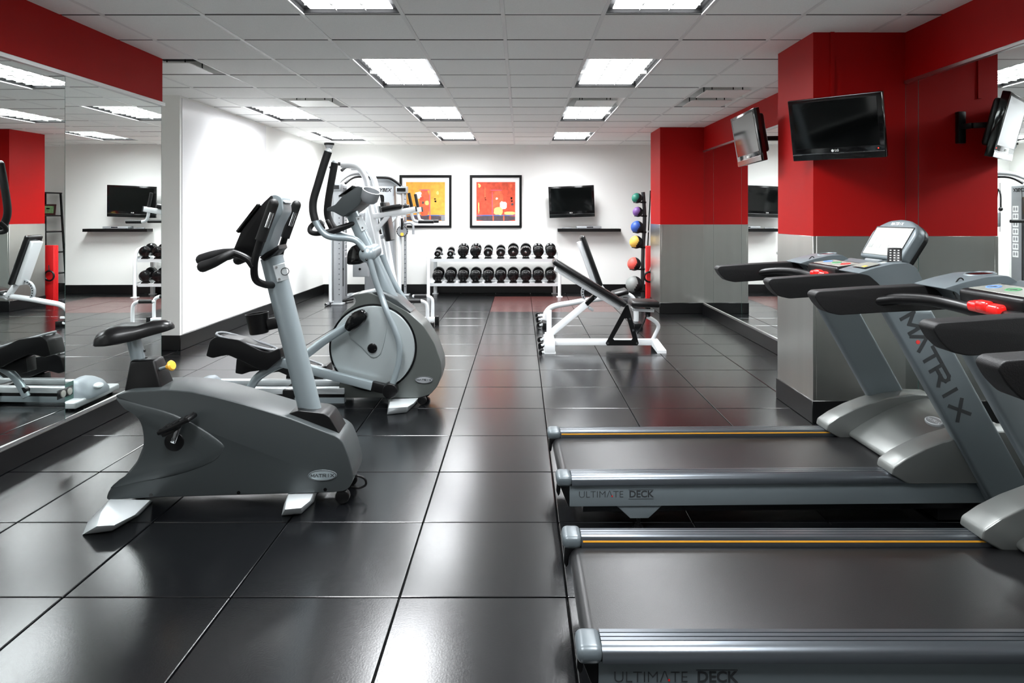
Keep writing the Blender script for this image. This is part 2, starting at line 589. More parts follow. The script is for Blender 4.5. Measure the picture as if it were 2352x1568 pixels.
mirror(-1, 3.06, 4.23, .13, 2.245, 'left wall mirror sheet cut by the left edge of the photo', R(-1.17))
mirror(-1, 1.89, 3.06, .13, 2.245, 'left wall mirror sheet nearest the camera')
mirror(1, 4.46, 4.61, .14, 2.265, 'narrow mirror strip in the corner beside the near pillar')
mirror(1, 3.29, 4.46, .14, 2.265, 'right wall mirror sheet behind the treadmill consoles')
mirror(1, 2.12, 3.29, .14, 2.265, 'right wall mirror sheet nearest the camera')
mirror(1, 9.2, 9.675, .14, 2.265, 'narrow mirror sheet against the far pillar')
mirror(1, 8.03, 9.2, .14, 2.265, 'mirror sheet reflecting the edge of the far pillar')
mirror(1, 6.86, 8.03, .14, 2.265, 'mirror sheet between the pillars, behind the hanging television')
mirror(1, 5.24, 6.86, .14, 2.265, 'mirror sheet hidden behind the near pillar')
n = 1
for (x0, x1, y0, y1, z0, z1) in ((XM - .002, XM + .018, YF, YM + .012, 2.235, 2.262), (XM - .002, XM + .012, YF, YM, .126, .142),
                                 (XR - .014, XR + .002, YF, 4.60, 2.256, 2.278), (XR - .014, XR + .002, 5.245, 9.67, 2.256, 2.278),
                                 (XR - .012, XR + .002, YF, 4.60, .138, .152), (XR - .012, XR + .002, 5.245, 9.67, .138, .152)):
    g = G(); g.box(x0, x1, y0, y1, z0, z1, .002, 1)
    tag(ob('trim_%d' % n, g, 'aluminium'), kind='structure'); n += 1

# glossy board on the far left wall
t = thing('gloss_wall_panel', 'large glossy white panel covering the near half of the far left wall', 'wall panel', (XL, 8.27, .16))
g = G(); g.box(0, .006, -1.17, 1.17, 0, 2.42, .0015, 1); ob('sheet', g, 'gloss_panel', t)

# ---- ceiling lights
WHERE = {(-2, -1): 'ceiling light at the top edge, left one of the pair', (1, -1): 'ceiling light at the top edge, right one of the pair',
         (-2, 3): 'largest whole ceiling light in the left row, above the aisle', (1, 3): 'largest whole ceiling light in the right row, left of the near pillar',
         (-2, 7): 'third ceiling light of the left row, above the elliptical', (1, 7): 'ceiling light touching a square air diffuser',
         (-2, 11): 'left row ceiling light closest to the back wall', (1, 11): 'right row ceiling light closest to the back wall',
         (-5, 7): 'ceiling light beside the white left wall, nearer of two', (-5, 11): 'ceiling light beside the white left wall, near the dome camera',
         (-2, -5): 'unseen left ceiling light added just behind the camera', (1, -5): 'unseen right ceiling light added just behind the camera',
         (-2, -9): 'left ceiling light at the room front', (1, -9): 'right ceiling light at the room front'}
for i, (c, r0) in enumerate(LIGHTS):
    loc = (gx(c + .5), gy(r0 + 1), ZC)
    if i == 0:
        t = thing('ceiling_light', '', 'ceiling light', loc, 0, 'recessed ceiling lights')
        g = G(); hx, hy = GXP / 2 - .012, GYP - .012
        g.box(-hx, hx, -hy, hy, .05, .06)
        for s_ in (-1, 1):
            g.box(s_ * hx - .004, s_ * hx + .004, -hy, hy, 0, .055); g.box(-hx, hx, s_ * hy - .004, s_ * hy + .004, 0, .055)
        ob('housing', g, 'plenum', t)
        g = G(); g.box(-.250, .250, -hy + .012, hy - .012, .022, .026); ob('lens', g, 'lens', t)
        for k in range(9):
            y = -hy + .012 + (2 * hy - .024) * (k + 1) / 10
            g = G(); g.box(-.250, .250, y - .0015, y + .0015, .006, .020); ob('louver_blade', g, 'louver', t)
        for x in (-.088, .088):
            g = G(); g.box(x - .0012, x + .0012, -hy + .012, hy - .012, .007, .021); ob('louver_blade', g, 'louver', t)
        light0 = t
    else:
        t = copy_tree(light0); t.location = loc
    t['label'] = WHERE[(c, r0)]

# ---- air diffusers
DL = ['air diffuser in the passage ceiling at the red wall end', 'air diffuser above the white left wall, beside a light',
      'air diffuser touching a ceiling light of the right row', 'air diffuser by the near pillar, closer of the adjoining pair',
      'air diffuser by the near pillar, farther of the adjoining pair']
for i, (c, r) in enumerate(DIFF):
    loc = (gx(c + .5), gy(r + .5), ZC)
    if i == 0:
        t = thing('air_diffuser', '', 'air vent', loc, 0, 'square ceiling air diffusers')
        g = G(); h = GXP / 2 - .012; hi_ = .20
        for a in range(4):
            Tm = Matrix.Rotation(a * PI / 2, 4, 'Z')
            b = bmesh.new()
            vs_ = [b.verts.new(p) for p in ((-h, -h, 0), (h, -h, 0), (hi_, -hi_, .09), (-hi_, -hi_, .09))]
            b.faces.new(vs_)
            g.add(b, Tm)
        ob('pan', g, 'white_enamel', t)
        g = G(); g.box(-hi_, hi_, -hi_, hi_, .088, .092); ob('duct_neck', g, 'plenum', t)
        g = G(); g.box(-.215, .215, -.215, .215, -.020, -.012, .002, 1); ob('plaque', g, 'white_enamel', t)
        g = G()
        for a in (-1, 1):
            for b_ in (-1, 1): g.cyl((a * .15, b_ * .15, -.014), (a * .15, b_ * .15, .09), .005, n=6)
        ob('hanger', g, 'plenum', t)
        diff0 = t
    else:
        t = copy_tree(diff0); t.location = loc
    t['label'] = DL[i]

# ================================================================== UPRIGHT BIKE
def bike():
    f = Fr(-1.30, 3.42, R(3.2))
    t = thing('upright_bike', 'grey upright exercise bike with black saddle in the left foreground', 'exercise bike', (f.x, f.y, 0), f.rz)
    HW = .135
    out = f.pl([(261, 908), (292, 899), (385, 895), (440, 899), (500, 912), (560, 928), (660, 958), (730, 985), (772, 1001), (786, 1012),
                (800, 1046), (811, 1086), (809, 1110), (796, 1127), (765, 1131), (660, 1134), (345, 1143), (242, 1149), (249, 1126),
                (283, 1097), (314, 1060), (328, 1025), (330, 1010), (325, 976), (303, 940)], -HW)
    out = [(a, b) for a, b in out]
    g = G(); g.prism(fil(out, .02, 3), -HW, HW, 'xz', .022, 3); ob('body_shell', g, 'body_grey', t)
    # raised side covers with the crank in them
    tear = f.pl([(266, 914), (330, 930), (400, 950), (466, 984), (512, 1018), (514, 1034), (488, 1062), (404, 1092), (310, 1110), (252, 1122),
                 (286, 1096), (315, 1060), (330, 1020), (325, 976), (303, 940)], -HW)
    for s_ in (-1, 1):
        o_ = smo(tear, 3); mx = sum(p[0] for p in o_) / len(o_); mz = sum(p[1] for p in o_) / len(o_)
        g = G(); g.loft([[(mx + (x - mx) * k, s_ * (HW + h), mz + (z - mz) * k) for x, z in o_] for k, h in ((1, -.004), (.985, .001), (.95, .004), (.90, .0065), (.82, .008))])
        ob('side_cover', g, 'body_grey', t, ang=60)
    top = f.pl([(410, 893), (500, 908), (560, 924), (650, 951), (664, 966), (560, 938), (490, 920), (400, 905)], -.0)
    g = G(); g.prism(top, -.045, .045, 'xz', .008, 2); ob('top_spine', g, 'shroud_grey', t)
    # crank and pedals
    cx, cz = f.ray(402, 1013, -HW)
    for s_ in (-1, 1):
        g = G(); g.cyl((cx, s_ * (HW - .01), cz), (cx, s_ * (HW + .012), cz), .045, n=28, bev=.004); d = ob('crank_disc', g, 'black_plastic', t)
        dx, dz = (.042, .105) if s_ < 0 else (-.042, -.105)
        g = G(); g.bar((cx, s_ * (HW + .022), cz), (cx + dx * .9, s_ * (HW + .03), cz + dz * .9), .014, .026, .004, up=(1, 0, 0)); ob('crank_arm', g, 'chrome', t)
        Tm = Matrix.Translation((cx + dx * .95, s_ * (HW + .085), cz + dz)) @ Matrix.Rotation(R(-24), 4, 'Y')
        g = G(); g.box(-.07, .085, -.05, .05, -.012, .010, .008, 2, Tm); g.box(-.06, .0, -.04, .04, -.028, -.008, .006, 2, Tm)
        pd = ob('pedal', g, 'black_plastic', t)
        g = G(); g.cyl((-.06, 0, 0), (.06, 0, 0), .008, n=8)
        g = G()
        for k in range(5): g.box(-.055 + k * .03, -.045 + k * .03, -.045, .045, .009, .014, 0, 1, Tm)
        ob('tread', g, 'soft_black', pd)
        g = G(); g.tube([Tm @ Vector(p) for p in ((.02, -.052, 0), (.05, -.05, .05), (.055, 0, .075), (.05, .05, .05), (.02, .052, 0))], .006, 8, 4, ry=.02)
    # seat tower, post, saddle, knob
    g = G()
    bt = f.pl([(290, 829), (345, 827), (366, 899), (287, 900)], -.06)
    lo = [(bt[3][0], -.075, bt[3][1]), (bt[2][0] + .02, -.075, bt[2][1]), (bt[2][0] + .02, .075, bt[2][1]), (bt[3][0], .075, bt[3][1])]
    hi = [(bt[0][0] + .01, -.05, bt[0][1]), (bt[1][0] + .015, -.05, bt[1][1]), (bt[1][0] + .015, .05, bt[1][1]), (bt[0][0] + .01, .05, bt[0][1])]
    b = bmesh.new()
    A = [b.verts.new(p) for p in lo]; B = [b.verts.new(p) for p in hi]
    b.faces.new(A[::-1]); b.faces.new(B)
    for k in range(4): b.faces.new((A[k], A[(k + 1) % 4], B[(k + 1) % 4], B[k]))
    bmesh.ops.bevel(b, geom=b.edges[:], offset=.012, segments=3, profile=.5, affect='EDGES')
    g.add(b); ob('seat_tower', g, 'black_plastic', t)
    p0, p1 = f.p3(322, 840, 0), f.p3(305, 770, 0)
    g = G(); g.tube([p0, p1], .034, 14, 1, ry=.026); post = ob('seat_post', g, 'silver_paint', t)
    g = G()
    for q in (.18, .42): 
        c = Vector(p0).lerp(Vector(p1), q) + Vector((.033, 0, .01)); g.cyl(c, c + Vector((.006, 0, .001)), .006, n=10)
    ob('pin_hole', g, 'gloss_black', post)
    k0 = f.p3(355, 851, -.02); k1 = f.p3(388, 841, -.04)
    g = G(); g.cyl(k0, k1, .008, n=10); kn = ob('pull_pin', g, 'silver_paint', t)
    ax = (Vector(k1) - Vector(k0)).normalized()
    g = G(); g.lathe([(0, -.012), (.010, -.012), (.012, 0), (.024, .008), (.026, .016), (.02, .024), (0, .026)], axes(k1, (0, 1, 0), ax)); ob('knob', g, 'yellow_plastic', kn)
    # saddle: sections from tail to nose
    sx0, sx1 = f.ray(233, 778, -.0)[0] + .01, f.ray(397, 750, 0)[0] + .0
    zt = f.ray(300, 738, 0)[1]
    rings = []
    prof = [(0, .070, 0, -.070, -.100), (.02, .105, 0, -.048, -.102), (.07, .124, 0, -.024, -.102), (.22, .134, 0, .002, -.100), (.38, .122, 0, -.002, -.093),
            (.54, .086, 0, -.004, -.083), (.72, .054, 0, .006, -.066), (.88, .044, 0, .006, -.052), (.96, .036, 0, -.002, -.044), (1.0, .020, 0, -.016, -.038)]
    for q, hw, _, zu, zl in prof:
        x = sx0 + (sx1 - sx0) * q
        ring = []
        for k in range(20):
            a = 2 * PI * k / 20
            ca, sa = math.cos(a), math.sin(a)
            yy = hw * math.copysign(abs(ca) ** (.75 if sa > 0 else .25), ca)
            mid = (zu + zl) / 2; hh = (zu - zl) / 2
            zz = (zl + (zu - zl) * (.12 + .88 * abs(sa) ** .7)) if sa > 0 else zl + (zu - zl) * .12 * (1 - abs(sa) ** .4)
            if sa > .3 and .05 < q < .6: zz -= .012 * (1 - abs(ca))
            ring.append((x, yy, zt + zz))
        rings.append(ring)
    g = G(); g.loft(rings); ob('saddle', g, 'vinyl_black', t, ang=60)
    # mast, boot, console
    m0, m1 = f.p3(716, 955, 0), f.p3(624, 590, 0)
    g = G(); g.tube([m0, m1], .055, 24, 1, ry=.042); mast = ob('mast', g, 'silver_paint', t)
    bo = f.pl([(657, 957), (667, 945), (690, 938), (745, 944), (760, 952), (788, 1000), (782, 1006), (722, 986), (660, 964)], -.05)
    g = G(); g.prism(fil(bo, .012, 3), -.085, .085, 'xz', .03, 4); ob('mast_boot', g, 'black_plastic', t)
    pb = f.p3(646, 625, -.045)
    dirm = (Vector(m1) - Vector(m0)).normalized()
    Tb = axes(pb, dirm, (.25, -1, 0))
    g = G(); g.box(-.042, .042, -.028, .03, 0, .004, .002, 1, Tb); pt = ob('badge_plate', g, 'light_silver', t)
    g = G()
    for s_ in (-1, 1): g.cyl((s_ * .030, .016, .003), (s_ * .030, .016, .008), .006, n=10, T=Tb)
    ob('bolt', g, 'chrome', pt)
    g = G(); g.ring((0, -.018, .005), .018, .002, 'z', T=Tb); ob('emblem', g, 'dark_print', pt)
    HC = .08
    sil = f.pl([(622, 449), (634, 446), (646, 452), (650, 486), (632, 520), (622, 550), (612, 578), (600, 588), (592, 588), (606, 552)], -HC)
    g = G(); g.prism(fil(sil, .012, 3), -HC, HC, 'xz', .014, 3); con = ob('console', g, 'silver_paint', t)
    blk = f.pl([(626, 447), (606, 466), (556, 530), (545, 556), (536, 578), (560, 590), (596, 590), (612, 545), (634, 486)], -HC)
    g = G(); g.prism(fil(blk, .01, 3), -HC - .012, HC + .012, 'xz', .016, 3); ob('display_shell', g, 'black_plastic', con)
    s0, s1 = f.ray(608, 470, 0), f.ray(560, 532, 0)
    nn = Vector((-(s0[1] - s1[1]), 0, (s0[0] - s1[0]))).normalized()
    g = G(); g.bar((s1[0], 0, s1[1]), (s0[0], 0, s0[1]), .2, .016, .004, up=nn); ob('screen', g, 'screen', con)
    Tt = axes(f.p3(655, 462, 0), (0, 1, 0), (.55, 0, .83))
    g = G(); g.box(-.06, .06, -.022, .022, 0, .006, .005, 2, Tt); pn = ob('top_badge', g, 'machine_grey', con)
    strokes('MATRIX', .018, .013, .0165, .0026, 'light_silver', pn, Tt @ Matrix.Translation((0, 0, .0065)))
    und = f.pl([(594, 592), (606, 582), (638, 563), (641, 572), (624, 588), (604, 600)], -HC)
    g = G(); g.prism(und, -.075, .075, 'xz', .01, 2); ob('console_collar', g, 'black_plastic', t)
    # handlebar
    g = G()
    for s_ in (-1, 1):
        y = s_ * .2
        up_ = [(603, 664), (592, 658), (582, 642), (584, 606), (592, 572), (600, 546)]
        pts = [Vector(f.p3(u, v, -.2)) for u, v in up_]
        pts[0].y = -.02; pts[1].y = -.1; pts[2].y = -.17
        pts = [Vector((p.x, p.y * -s_ * 1.0 if s_ > 0 else p.y, p.z)) for p in pts]
        g.tube(pts, .017, 12, 5)
        st = [Vector(f.p3(u, v, -.2)) for u, v in [(582, 612), (570, 596), (552, 586), (534, 580)]]
        st = [Vector((p.x, -p.y if s_ > 0 else p.y, p.z)) for p in st]
        g.tube(st, .017, 12, 5)
    hb = ob('handlebar', g, 'black_plastic', t)
    for s_ in (-1, 1):
        pts = [Vector(f.p3(u, v, -.2)) for u, v in [(598, 552), (608, 524), (620, 490), (628, 468)]]
        pts = [Vector((p.x, p.y if s_ < 0 else -p.y, p.z)) for p in pts]
        g = G(); g.tube(pts, .025, 12, 3); g.sphere(pts[-1], .025, 12); gr = ob('upright_grip', g, 'soft_black', t)
        g = G(); a, b_ = pts[1], pts[2]; d = Vector((.014, -.018, .004)); g.tube([a + d, b_ + d], .011, 10, 1); ob('pulse_sensor', g, 'chrome', gr)
        for off, gp in ((-.03, [(536, 580), (516, 592), (496, 602), (472, 611)]), (.03, [(536, 579), (508, 582), (482, 588), (457, 597)])):
            pts = [Vector(f.p3(u, v, -.2)) for u, v in gp]
            pts = [Vector((p.x, (p.y if s_ < 0 else -p.y) + off * (1 if s_ < 0 else -1) * (k > 0), p.z)) for k, p in enumerate(pts)]
            g = G(); g.tube(pts, [.018, .026], 12, 3); g.sphere(pts[-1], .026, 12); ob('forward_grip', g, 'soft_black', t)
    # bottle cage
    c0 = Vector(f.p3(596, 766, -.0)); c1 = Vector(f.p3(590, 719, -.0))
    ax = (c1 - c0).normalized()
    L = (c1 - c0).length
    g = G(); g.lathe([(0, 0), (.040, 0), (.045, .004), (.056, L), (.052, L), (.042, .01), (0, .01)], axes(c0, (1, 0, 0), ax)); cg = ob('bottle_cage', g, 'black_plastic', t)
    q = f.p3(640, 740, 0)
    g = G(); g.bar(f.p3(615, 745, 0), q, .05, .055, .008); ob('cage_bracket', g, 'black_plastic', cg)
    # feet
    for (tp, bt) in (([(252, 1146), (345, 1148), (310, 1182), (262, 1206), (222, 1208), (232, 1175)], [(252, 1146), (352, 1150), (318, 1184), (258, 1219), (188, 1228), (200, 1200)]),
                     ([(664, 1128), (722, 1128), (712, 1150), (692, 1166), (654, 1170), (657, 1150)], [(664, 1132), (728, 1132), (722, 1152), (692, 1180), (646, 1184), (652, 1158)])):
        for s_ in (1, -1):
            g = G(); b = bmesh.new()
            A = [b.verts.new((lambda p: (p[0], p[1] * s_, .002))(f.flo(u, v, .002))) for u, v in bt]
            B = [b.verts.new((lambda p: (p[0], p[1] * s_, .058))(f.flo(u, v, .058))) for u, v in tp]
            n_ = len(A)
            b.faces.new(A); b.faces.new(B[::-1])
            for k in range(n_): b.faces.new((A[k], B[k], B[(k + 1) % n_], A[(k + 1) % n_]))
            bmesh.ops.recalc_face_normals(b, faces=b.faces)
            bmesh.ops.bevel(b, geom=b.edges[:], offset=.004, segments=2, profile=.5, affect='EDGES')
            g.add(b); ob('foot', g, 'light_silver', t)
    for u, v in ((347, 1137), (548, 1131), (747, 1124)):
        c = f.p3(u, v, -HW)
        g = G(); g.cyl((c[0], -HW - .001, c[2]), (c[0], -HW + .004, c[2]), .0085, n=12); ob('bolt', g, 'gloss_black', t)
    # wheel, badge, plug and cord
    w = f.p3(788, 1118, -.1)
    for s_ in (-1, 1):
        g = G(); g.cyl((w[0], s_ * .09, .035), (w[0], s_ * .125, .035), .034, n=20, bev=.006); ob('wheel', g, 'black_plastic', t)
    Tb = axes(f.p3(741, 1091, -HW - .001), (1, 0, 0), (0, -1, 0))
    g = G(); g.prism([(.068 * math.cos(a * PI / 16), .027 * math.sin(a * PI / 16)) for a in range(32)], 0, .004, 'xy', .002, 2, T=Tb); bd = ob('badge', g, 'silver_paint', t)
    g = G(); g.tube([Tb @ Vector((.064 * math.cos(a * PI / 16), .024 * math.sin(a * PI / 16), .004)) for a in range(32)], .0018, 6, 1, closed=True); ob('badge_rim', g, 'dark_print', bd)
    strokes('MATRIX', .016, .0145, .0185, .0028, 'dark_print', bd, Tb @ Matrix.Translation((0, 0, .0045)))
    c = f.p3(811, 1074, -.02)
    g = G(); g.box(c[0] - .012, c[0] + .008, -.045, -.015, c[2] - .02, c[2] + .02, .004, 2); so = ob('power_socket', g, 'black_plastic', t)
    g = G(); g.box(c[0] + .004, c[0] + .011, -.042, -.018, c[2] - .012, c[2] + .012, .002, 1); ob('warning_sticker', g, 'yellow_stripe', so)
    pts = [f.p3(806, 1095, -.03), f.p3(824, 1093, -.03), f.p3(838, 1100, -.03), f.p3(840, 1113, -.03), f.p3(826, 1120, -.03), f.p3(806, 1118, -.03)]
    pts = [(a, -.03, max(.008, z)) for a, _, z in pts]
    g = G(); g.tube(pts, .006, 8, 5); ob('power_cord', g, 'black_plastic', t)
    return t
bike()

# ================================================================== ELLIPTICAL
def elliptical():
    f = Fr(-1.50, 5.17, 0)
    t = thing('elliptical_trainer', 'grey elliptical trainer with tall black swing handles behind the bike', 'elliptical', (f.x, f.y, 0))
    HW = .135
    N_ = -HW - .03
    out = f.pl([(808, 677), (850, 671), (889, 689), (938, 717), (973, 748), (998, 788), (1013, 832), (1014, 857), (1005, 887), (988, 906), (963, 914),
                (775, 914), (781, 872), (764, 826), (757, 790), (766, 752), (790, 716), (815, 698), (818, 688)], -HW)
    g = G(); g.prism(fil(out, .02, 3), -HW, HW, 'xz', .03, 4); ob('flywheel_shroud', g, 'shroud_dark', t)
    vis = f.pl([(806, 677), (835, 673), (872, 673), (900, 690), (932, 712), (944, 716), (900, 678), (868, 664), (845, 668)], -.05)
    g = G(); g.prism(vis, -.10, .10, 'xz', .008, 2); ob('mast_cover', g, 'light_silver', t)
    cov = f.pl([(850, 671), (880, 668), (915, 686), (946, 714), (934, 716), (895, 692)], -.08)
    g = G(); g.prism(cov, -.125, .125, 'xz', .01, 3); ob('shroud_cap', g, 'body_grey', t)
    cx, cz = f.ray(857, 798, -HW)
    rr = .305
    for s_ in (-1, 1):
        g = G(); g.cyl((cx, s_ * (HW - .02), cz), (cx, s_ * (HW + .006), cz), rr + .014, n=64); ob('rim_seal', g, 'gloss_black', t)
        g = G(); g.cyl((cx, s_ * (HW - .02), cz), (cx, s_ * (HW + .016), cz), rr, n=64, bev=.008); dk = ob('crank_disc', g, 'disc_grey', t)
        tear = f.pl([(800, 765), (830, 797), (848, 816), (860, 821), (874, 812), (884, 780), (890, 735), (882, 708), (862, 704), (846, 708), (838, 722)], -HW - .02)
        if s_ > 0: tear = [(2 * cx - a, 2 * cz - b) for a, b in tear]
        g = G(); g.prism(smo(tear, 3), s_ * (HW + .012), s_ * (HW + .024), 'xz', .006, 2, only=1); ob('crank_cover', g, 'disc_grey', dk)
        g = G(); g.cyl((cx, s_ * (HW + .02), cz), (cx, s_ * (HW + .032), cz), .036, n=28, bev=.004); ob('hub_cap', g, 'gloss_black', dk)
    # crank joints, pedal beams, levers, swing arms; the far side runs half a turn behind
    jn = f.ray(818, 734, -.22)
    for s_ in (-1, 1):
        Y = s_ * .215
        if s_ < 0: dx = dz = 0.0
        else: dx, dz = 2 * (cx - jn[0]), 2 * (cz - jn[1])
        def Q(u, v, kx=1.0, kz=1.0, y=None):
            a = f.ray(u, v, -.215); return Vector((a[0] + dx * kx, Y if y is None else y, a[1] + dz * kz))
        g = G()
        beam = [Q(806, 742), Q(745, 782, 1, .9), Q(690, 822, 1, .55), Q(640, 838, 1, .4), Q(597, 862, 1, .15), Q(576, 888, 1, .05), Q(562, 914, 1, 0)]
        g.tube(beam, .030, 12, 4, ry=.022); bm_ = ob('pedal_beam', g, 'silver_paint', t)
        g = G(); e = beam[-1]; g.cyl((e.x + .01, Y - .02, .125), (e.x + .01, Y + .02, .125), .022, n=16); ob('roller', g, 'black_plastic', bm_)
        j = Q(818, 734)
        jo = [(j.x - .075, j.z - .035), (j.x - .03, j.z + .045), (j.x + .045, j.z + .075), (j.x + .085, j.z + .045), (j.x + .07, j.z - .01), (j.x - .02, j.z - .075), (j.x - .06, j.z - .07)]
        g = G(); g.prism(smo(jo, 3), Y - .045 if s_ < 0 else Y - .02, Y + .02 if s_ < 0 else Y + .045, 'xz', .012, 3); ob('crank_joint', g, 'gloss_black', t)
        l0, l1 = Q(625, 826, 1, .5), Q(872, 890, .35, .3)
        g = G(); g.bar(l0, l1, .05, .062, .008); ob('pedal_lever', g, 'silver_paint', t)
        l2 = Q(897, 895, .35, .3)
        g = G(); g.bar(l1 - (l1 - l0).normalized() * .06, l2, .055, .07, .012); g.cyl((l2.x, Y - .04, l2.z), (l2.x, Y + .04, l2.z), .055, n=28, bev=.01); ob('lever_joint', g, 'black_plastic', t)
        # pedal
        pd = [Q(u, v, 1, .5) for u, v in ((485, 812), (494, 778), (506, 768), (560, 776), (610, 800), (628, 804), (652, 794), (655, 818), (622, 845), (600, 840), (572, 826), (535, 810), (520, 812), (500, 817))]
        g = G(); g.prism(fil([(p.x, p.z) for p in pd], .012, 3), Y - .085, Y + .075, 'xz', .014, 3); po = ob('pedal', g, 'black_plastic', t)
        pa, pb = Q(512, 769, 1, .5), Q(622, 800, 1, .5)
        nn = Vector((-(pb.z - pa.z), 0, pb.x - pa.x)).normalized()
        g = G(); g.bar((pa.x, Y, pa.z), (pb.x, Y, pb.z), .10, .006, .002, up=nn); ob('pedal_pad', g, 'soft_black', po)
        g = G(); g.tube([Vector((p.x, y, p.z)) + nn * .004 for p, y in ((pa, Y - .066), (pb, Y - .05), (pb, Y + .05), (pa, Y + .066))], .008, 8, 4, closed=True); ob('pedal_rim', g, 'machine_grey', po)
        lb = [Q(u, v, 1, .5) for u, v in ((550, 820), (620, 842), (612, 846), (580, 850), (562, 856), (547, 853))]
        g = G(); g.prism(fil([(p.x, p.z) for p in lb], .008, 3), Y - .05, Y + .04, 'xz', .01, 2); ob('pedal_bracket', g, 'black_plastic', po)
        # swing arm: lower arm, pivot, upper arm, grip
        ya = s_ * .20
        piv = f.ray(843, 584, -.20)
        if s_ < 0:
            low = [f.p3(u, v, -.225) for u, v in ((897, 893), (906, 868), (915, 835), (918, 798), (909, 763), (888, 714), (874, 680), (861, 645), (846, 592))]
            low = [(x, -.225 if z < .8 else -.20, z) for x, y, z in low]
            upp = [f.p3(u, v, -.20) for u, v in ((838, 574), (828, 561), (816, 551), (798, 547), (768, 545), (748, 539), (732, 521), (724, 506))]
            grp = [f.p3(u, v, -.20) for u, v in ((724, 507), (719, 484), (720, 459), (730, 424), (743, 381), (754, 348))]
        else:
            low = [f.p3(u, v, .20) for u, v in ((878, 585), (893, 625), (911, 660), (930, 690), (950, 722), (958, 760), (950, 800))]
            low += [(l2.x, .225, l2.z)]
            upp = [f.p3(u, v, .20) for u, v in ((870, 580), (850, 562), (830, 550), (806, 545), (784, 538), (770, 526))]
            grp = [f.p3(u, v, .20) for u, v in ((770, 527), (758, 510), (752, 489), (754, 461), (761, 418), (769, 374))]
        g = G(); g.tube(low, .022, 12, 5); ob('swing_arm', g, 'silver_paint', t)
        g = G(); g.tube(upp, .024, 12, 5); ob('upper_arm', g, 'silver_paint', t)
        g = G(); g.tube(grp, .028, 14, 5); gr = ob('hand_grip', g, 'soft_black', t)
        g = G(); g.sphere(grp[-1], .024, 14); ob('grip_cap', g, 'light_silver', gr)
        if s_ < 0:
            g = G(); g.sphere((piv[0], -.18, piv[1]), .062, 24, sc=(1, .9, 1)); g.cyl((piv[0], -.17, piv[1]), (piv[0] + .02, -.02, piv[1] + .02), .05, n=24); pv = ob('pivot_hub', g, 'silver_paint', t)
            for u, v in ((833, 576), (842, 596)):
                c = f.p3(u, v, -.235); g = G(); g.sphere(c, .010, 10); ob('bolt', g, 'gloss_black', pv)
        else:
            pf = f.ray(860, 584, .20)
            g = G(); g.sphere((pf[0], .19, pf[1]), .05, 20); ob('pivot_hub', g, 'silver_paint', t)
    bk = f.pl([(842, 600), (806, 606), (802, 594), (804, 578), (812, 566), (824, 560), (836, 566)], -.02)
    g = G(); g.prism(smo(bk, 3), -.10, .05, 'xz', .01, 2); ob('pivot_guard', g, 'gloss_black', t)
    # mast
    a0, a1 = f.p3(899, 690, 0), f.p3(804, 480, 0)
    g = G(); g.tube([a0, a1], [.058, .046], 24, 1, ry=.045); ms = ob('mast', g, 'silver_paint', t)
    Tb = axes(f.p3(829, 512, -.047), Vector(a1) - Vector(a0), (0.3, -1, .1))
    g = G(); g.box(-.06, .055, -.028, .022, 0, .004, .002, 1, Tb); pt = ob('badge_plate', g, 'light_silver', ms)
    g = G()
    for s_ in (-1, 1): g.cyl((s_ * .036, .005, .003), (s_ * .036, .005, .008), .007, n=10, T=Tb)
    ob('bolt', g, 'chrome', pt)
    # console
    co = f.pl([(751, 478), (770, 470), (786, 452), (822, 427), (838, 430), (836, 452), (826, 470), (812, 482), (788, 498), (766, 486), (751, 485)], -.16)
    g = G(); g.prism(fil(co, .008, 3), -.17, .17, 'xz', .015, 3); cn = ob('console', g, 'body_grey', t)
    s0, s1 = f.ray(820, 428, 0), f.ray(788, 452, 0)
    nn = Vector((-(s0[1] - s1[1]), 0, s0[0] - s1[0])).normalized()
    g = G(); g.bar((s1[0], 0, s1[1]), (s0[0], 0, s0[1]), .26, .01, .003, up=nn); ob('screen', g, 'screen', cn)
    c0, c1 = Vector(f.p3(850, 462, -.11)), Vector(f.p3(852, 436, -.11))
    ax = (c1 - c0).normalized() + Vector((.30, -.30, 0))
    for s_ in (-1,):
        q = Vector((c0.x - .005, -.15, c0.z - .005))
        g = G(); g.lathe([(0, .01), (.046, .0), (.062, .02), (.068, .09), (.060, .09), (.054, .03), (0, .02)], axes(q, (1, 0, 0), ax), 28); ob('bottle_holder', g, 'machine_grey', cn)
    # fixed handlebar
    for s_ in (-1, 1):
        pts = [Vector(f.p3(u, v, -.12)) for u, v in ((806, 513), (780, 522), (752, 532), (730, 536), (716, 532), (714, 522), (721, 512))]
        ys = [-.03, -.08, -.12, -.15, -.15, -.13, -.11]
        pts = [Vector((p.x, y * (1 if s_ < 0 else -1), p.z)) for p, y in zip(pts, ys)]
        g = G(); g.tube(pts, .018, 12, 5); hb = ob('fixed_handle', g, 'soft_black', t)
        a, b_ = Vector(f.p3(744, 527, -.1)), Vector(f.p3(733, 505, -.1))
        if s_ > 0: a.y, b_.y = .1, .1
        g = G(); g.bar(a, b_, .03, .03, .01); ob('pulse_sensor', g, 'black_plastic', hb)
    # rails, base, rear cover, feet
    xr = -.84
    for s_ in (-1, 1):
        g = G(); g.box(xr, .22, s_ * .12 - .034, s_ * .12 + .034, .085, .128, .006, 2); rl = ob('guide_rail', g, 'light_silver', t)
        g = G(); g.box(xr, .22, s_ * .12 - .03, s_ * .12 + .03, .062, .086); ob('rail_black_strip', g, 'gloss_black', rl)  # black strip between guide rail and base beam
        g = G(); g.box(xr + .05, .22, s_ * .12 - .03, s_ * .12 + .03, .018, .062, .004, 2); ob('base_beam', g, 'silver_paint', t)
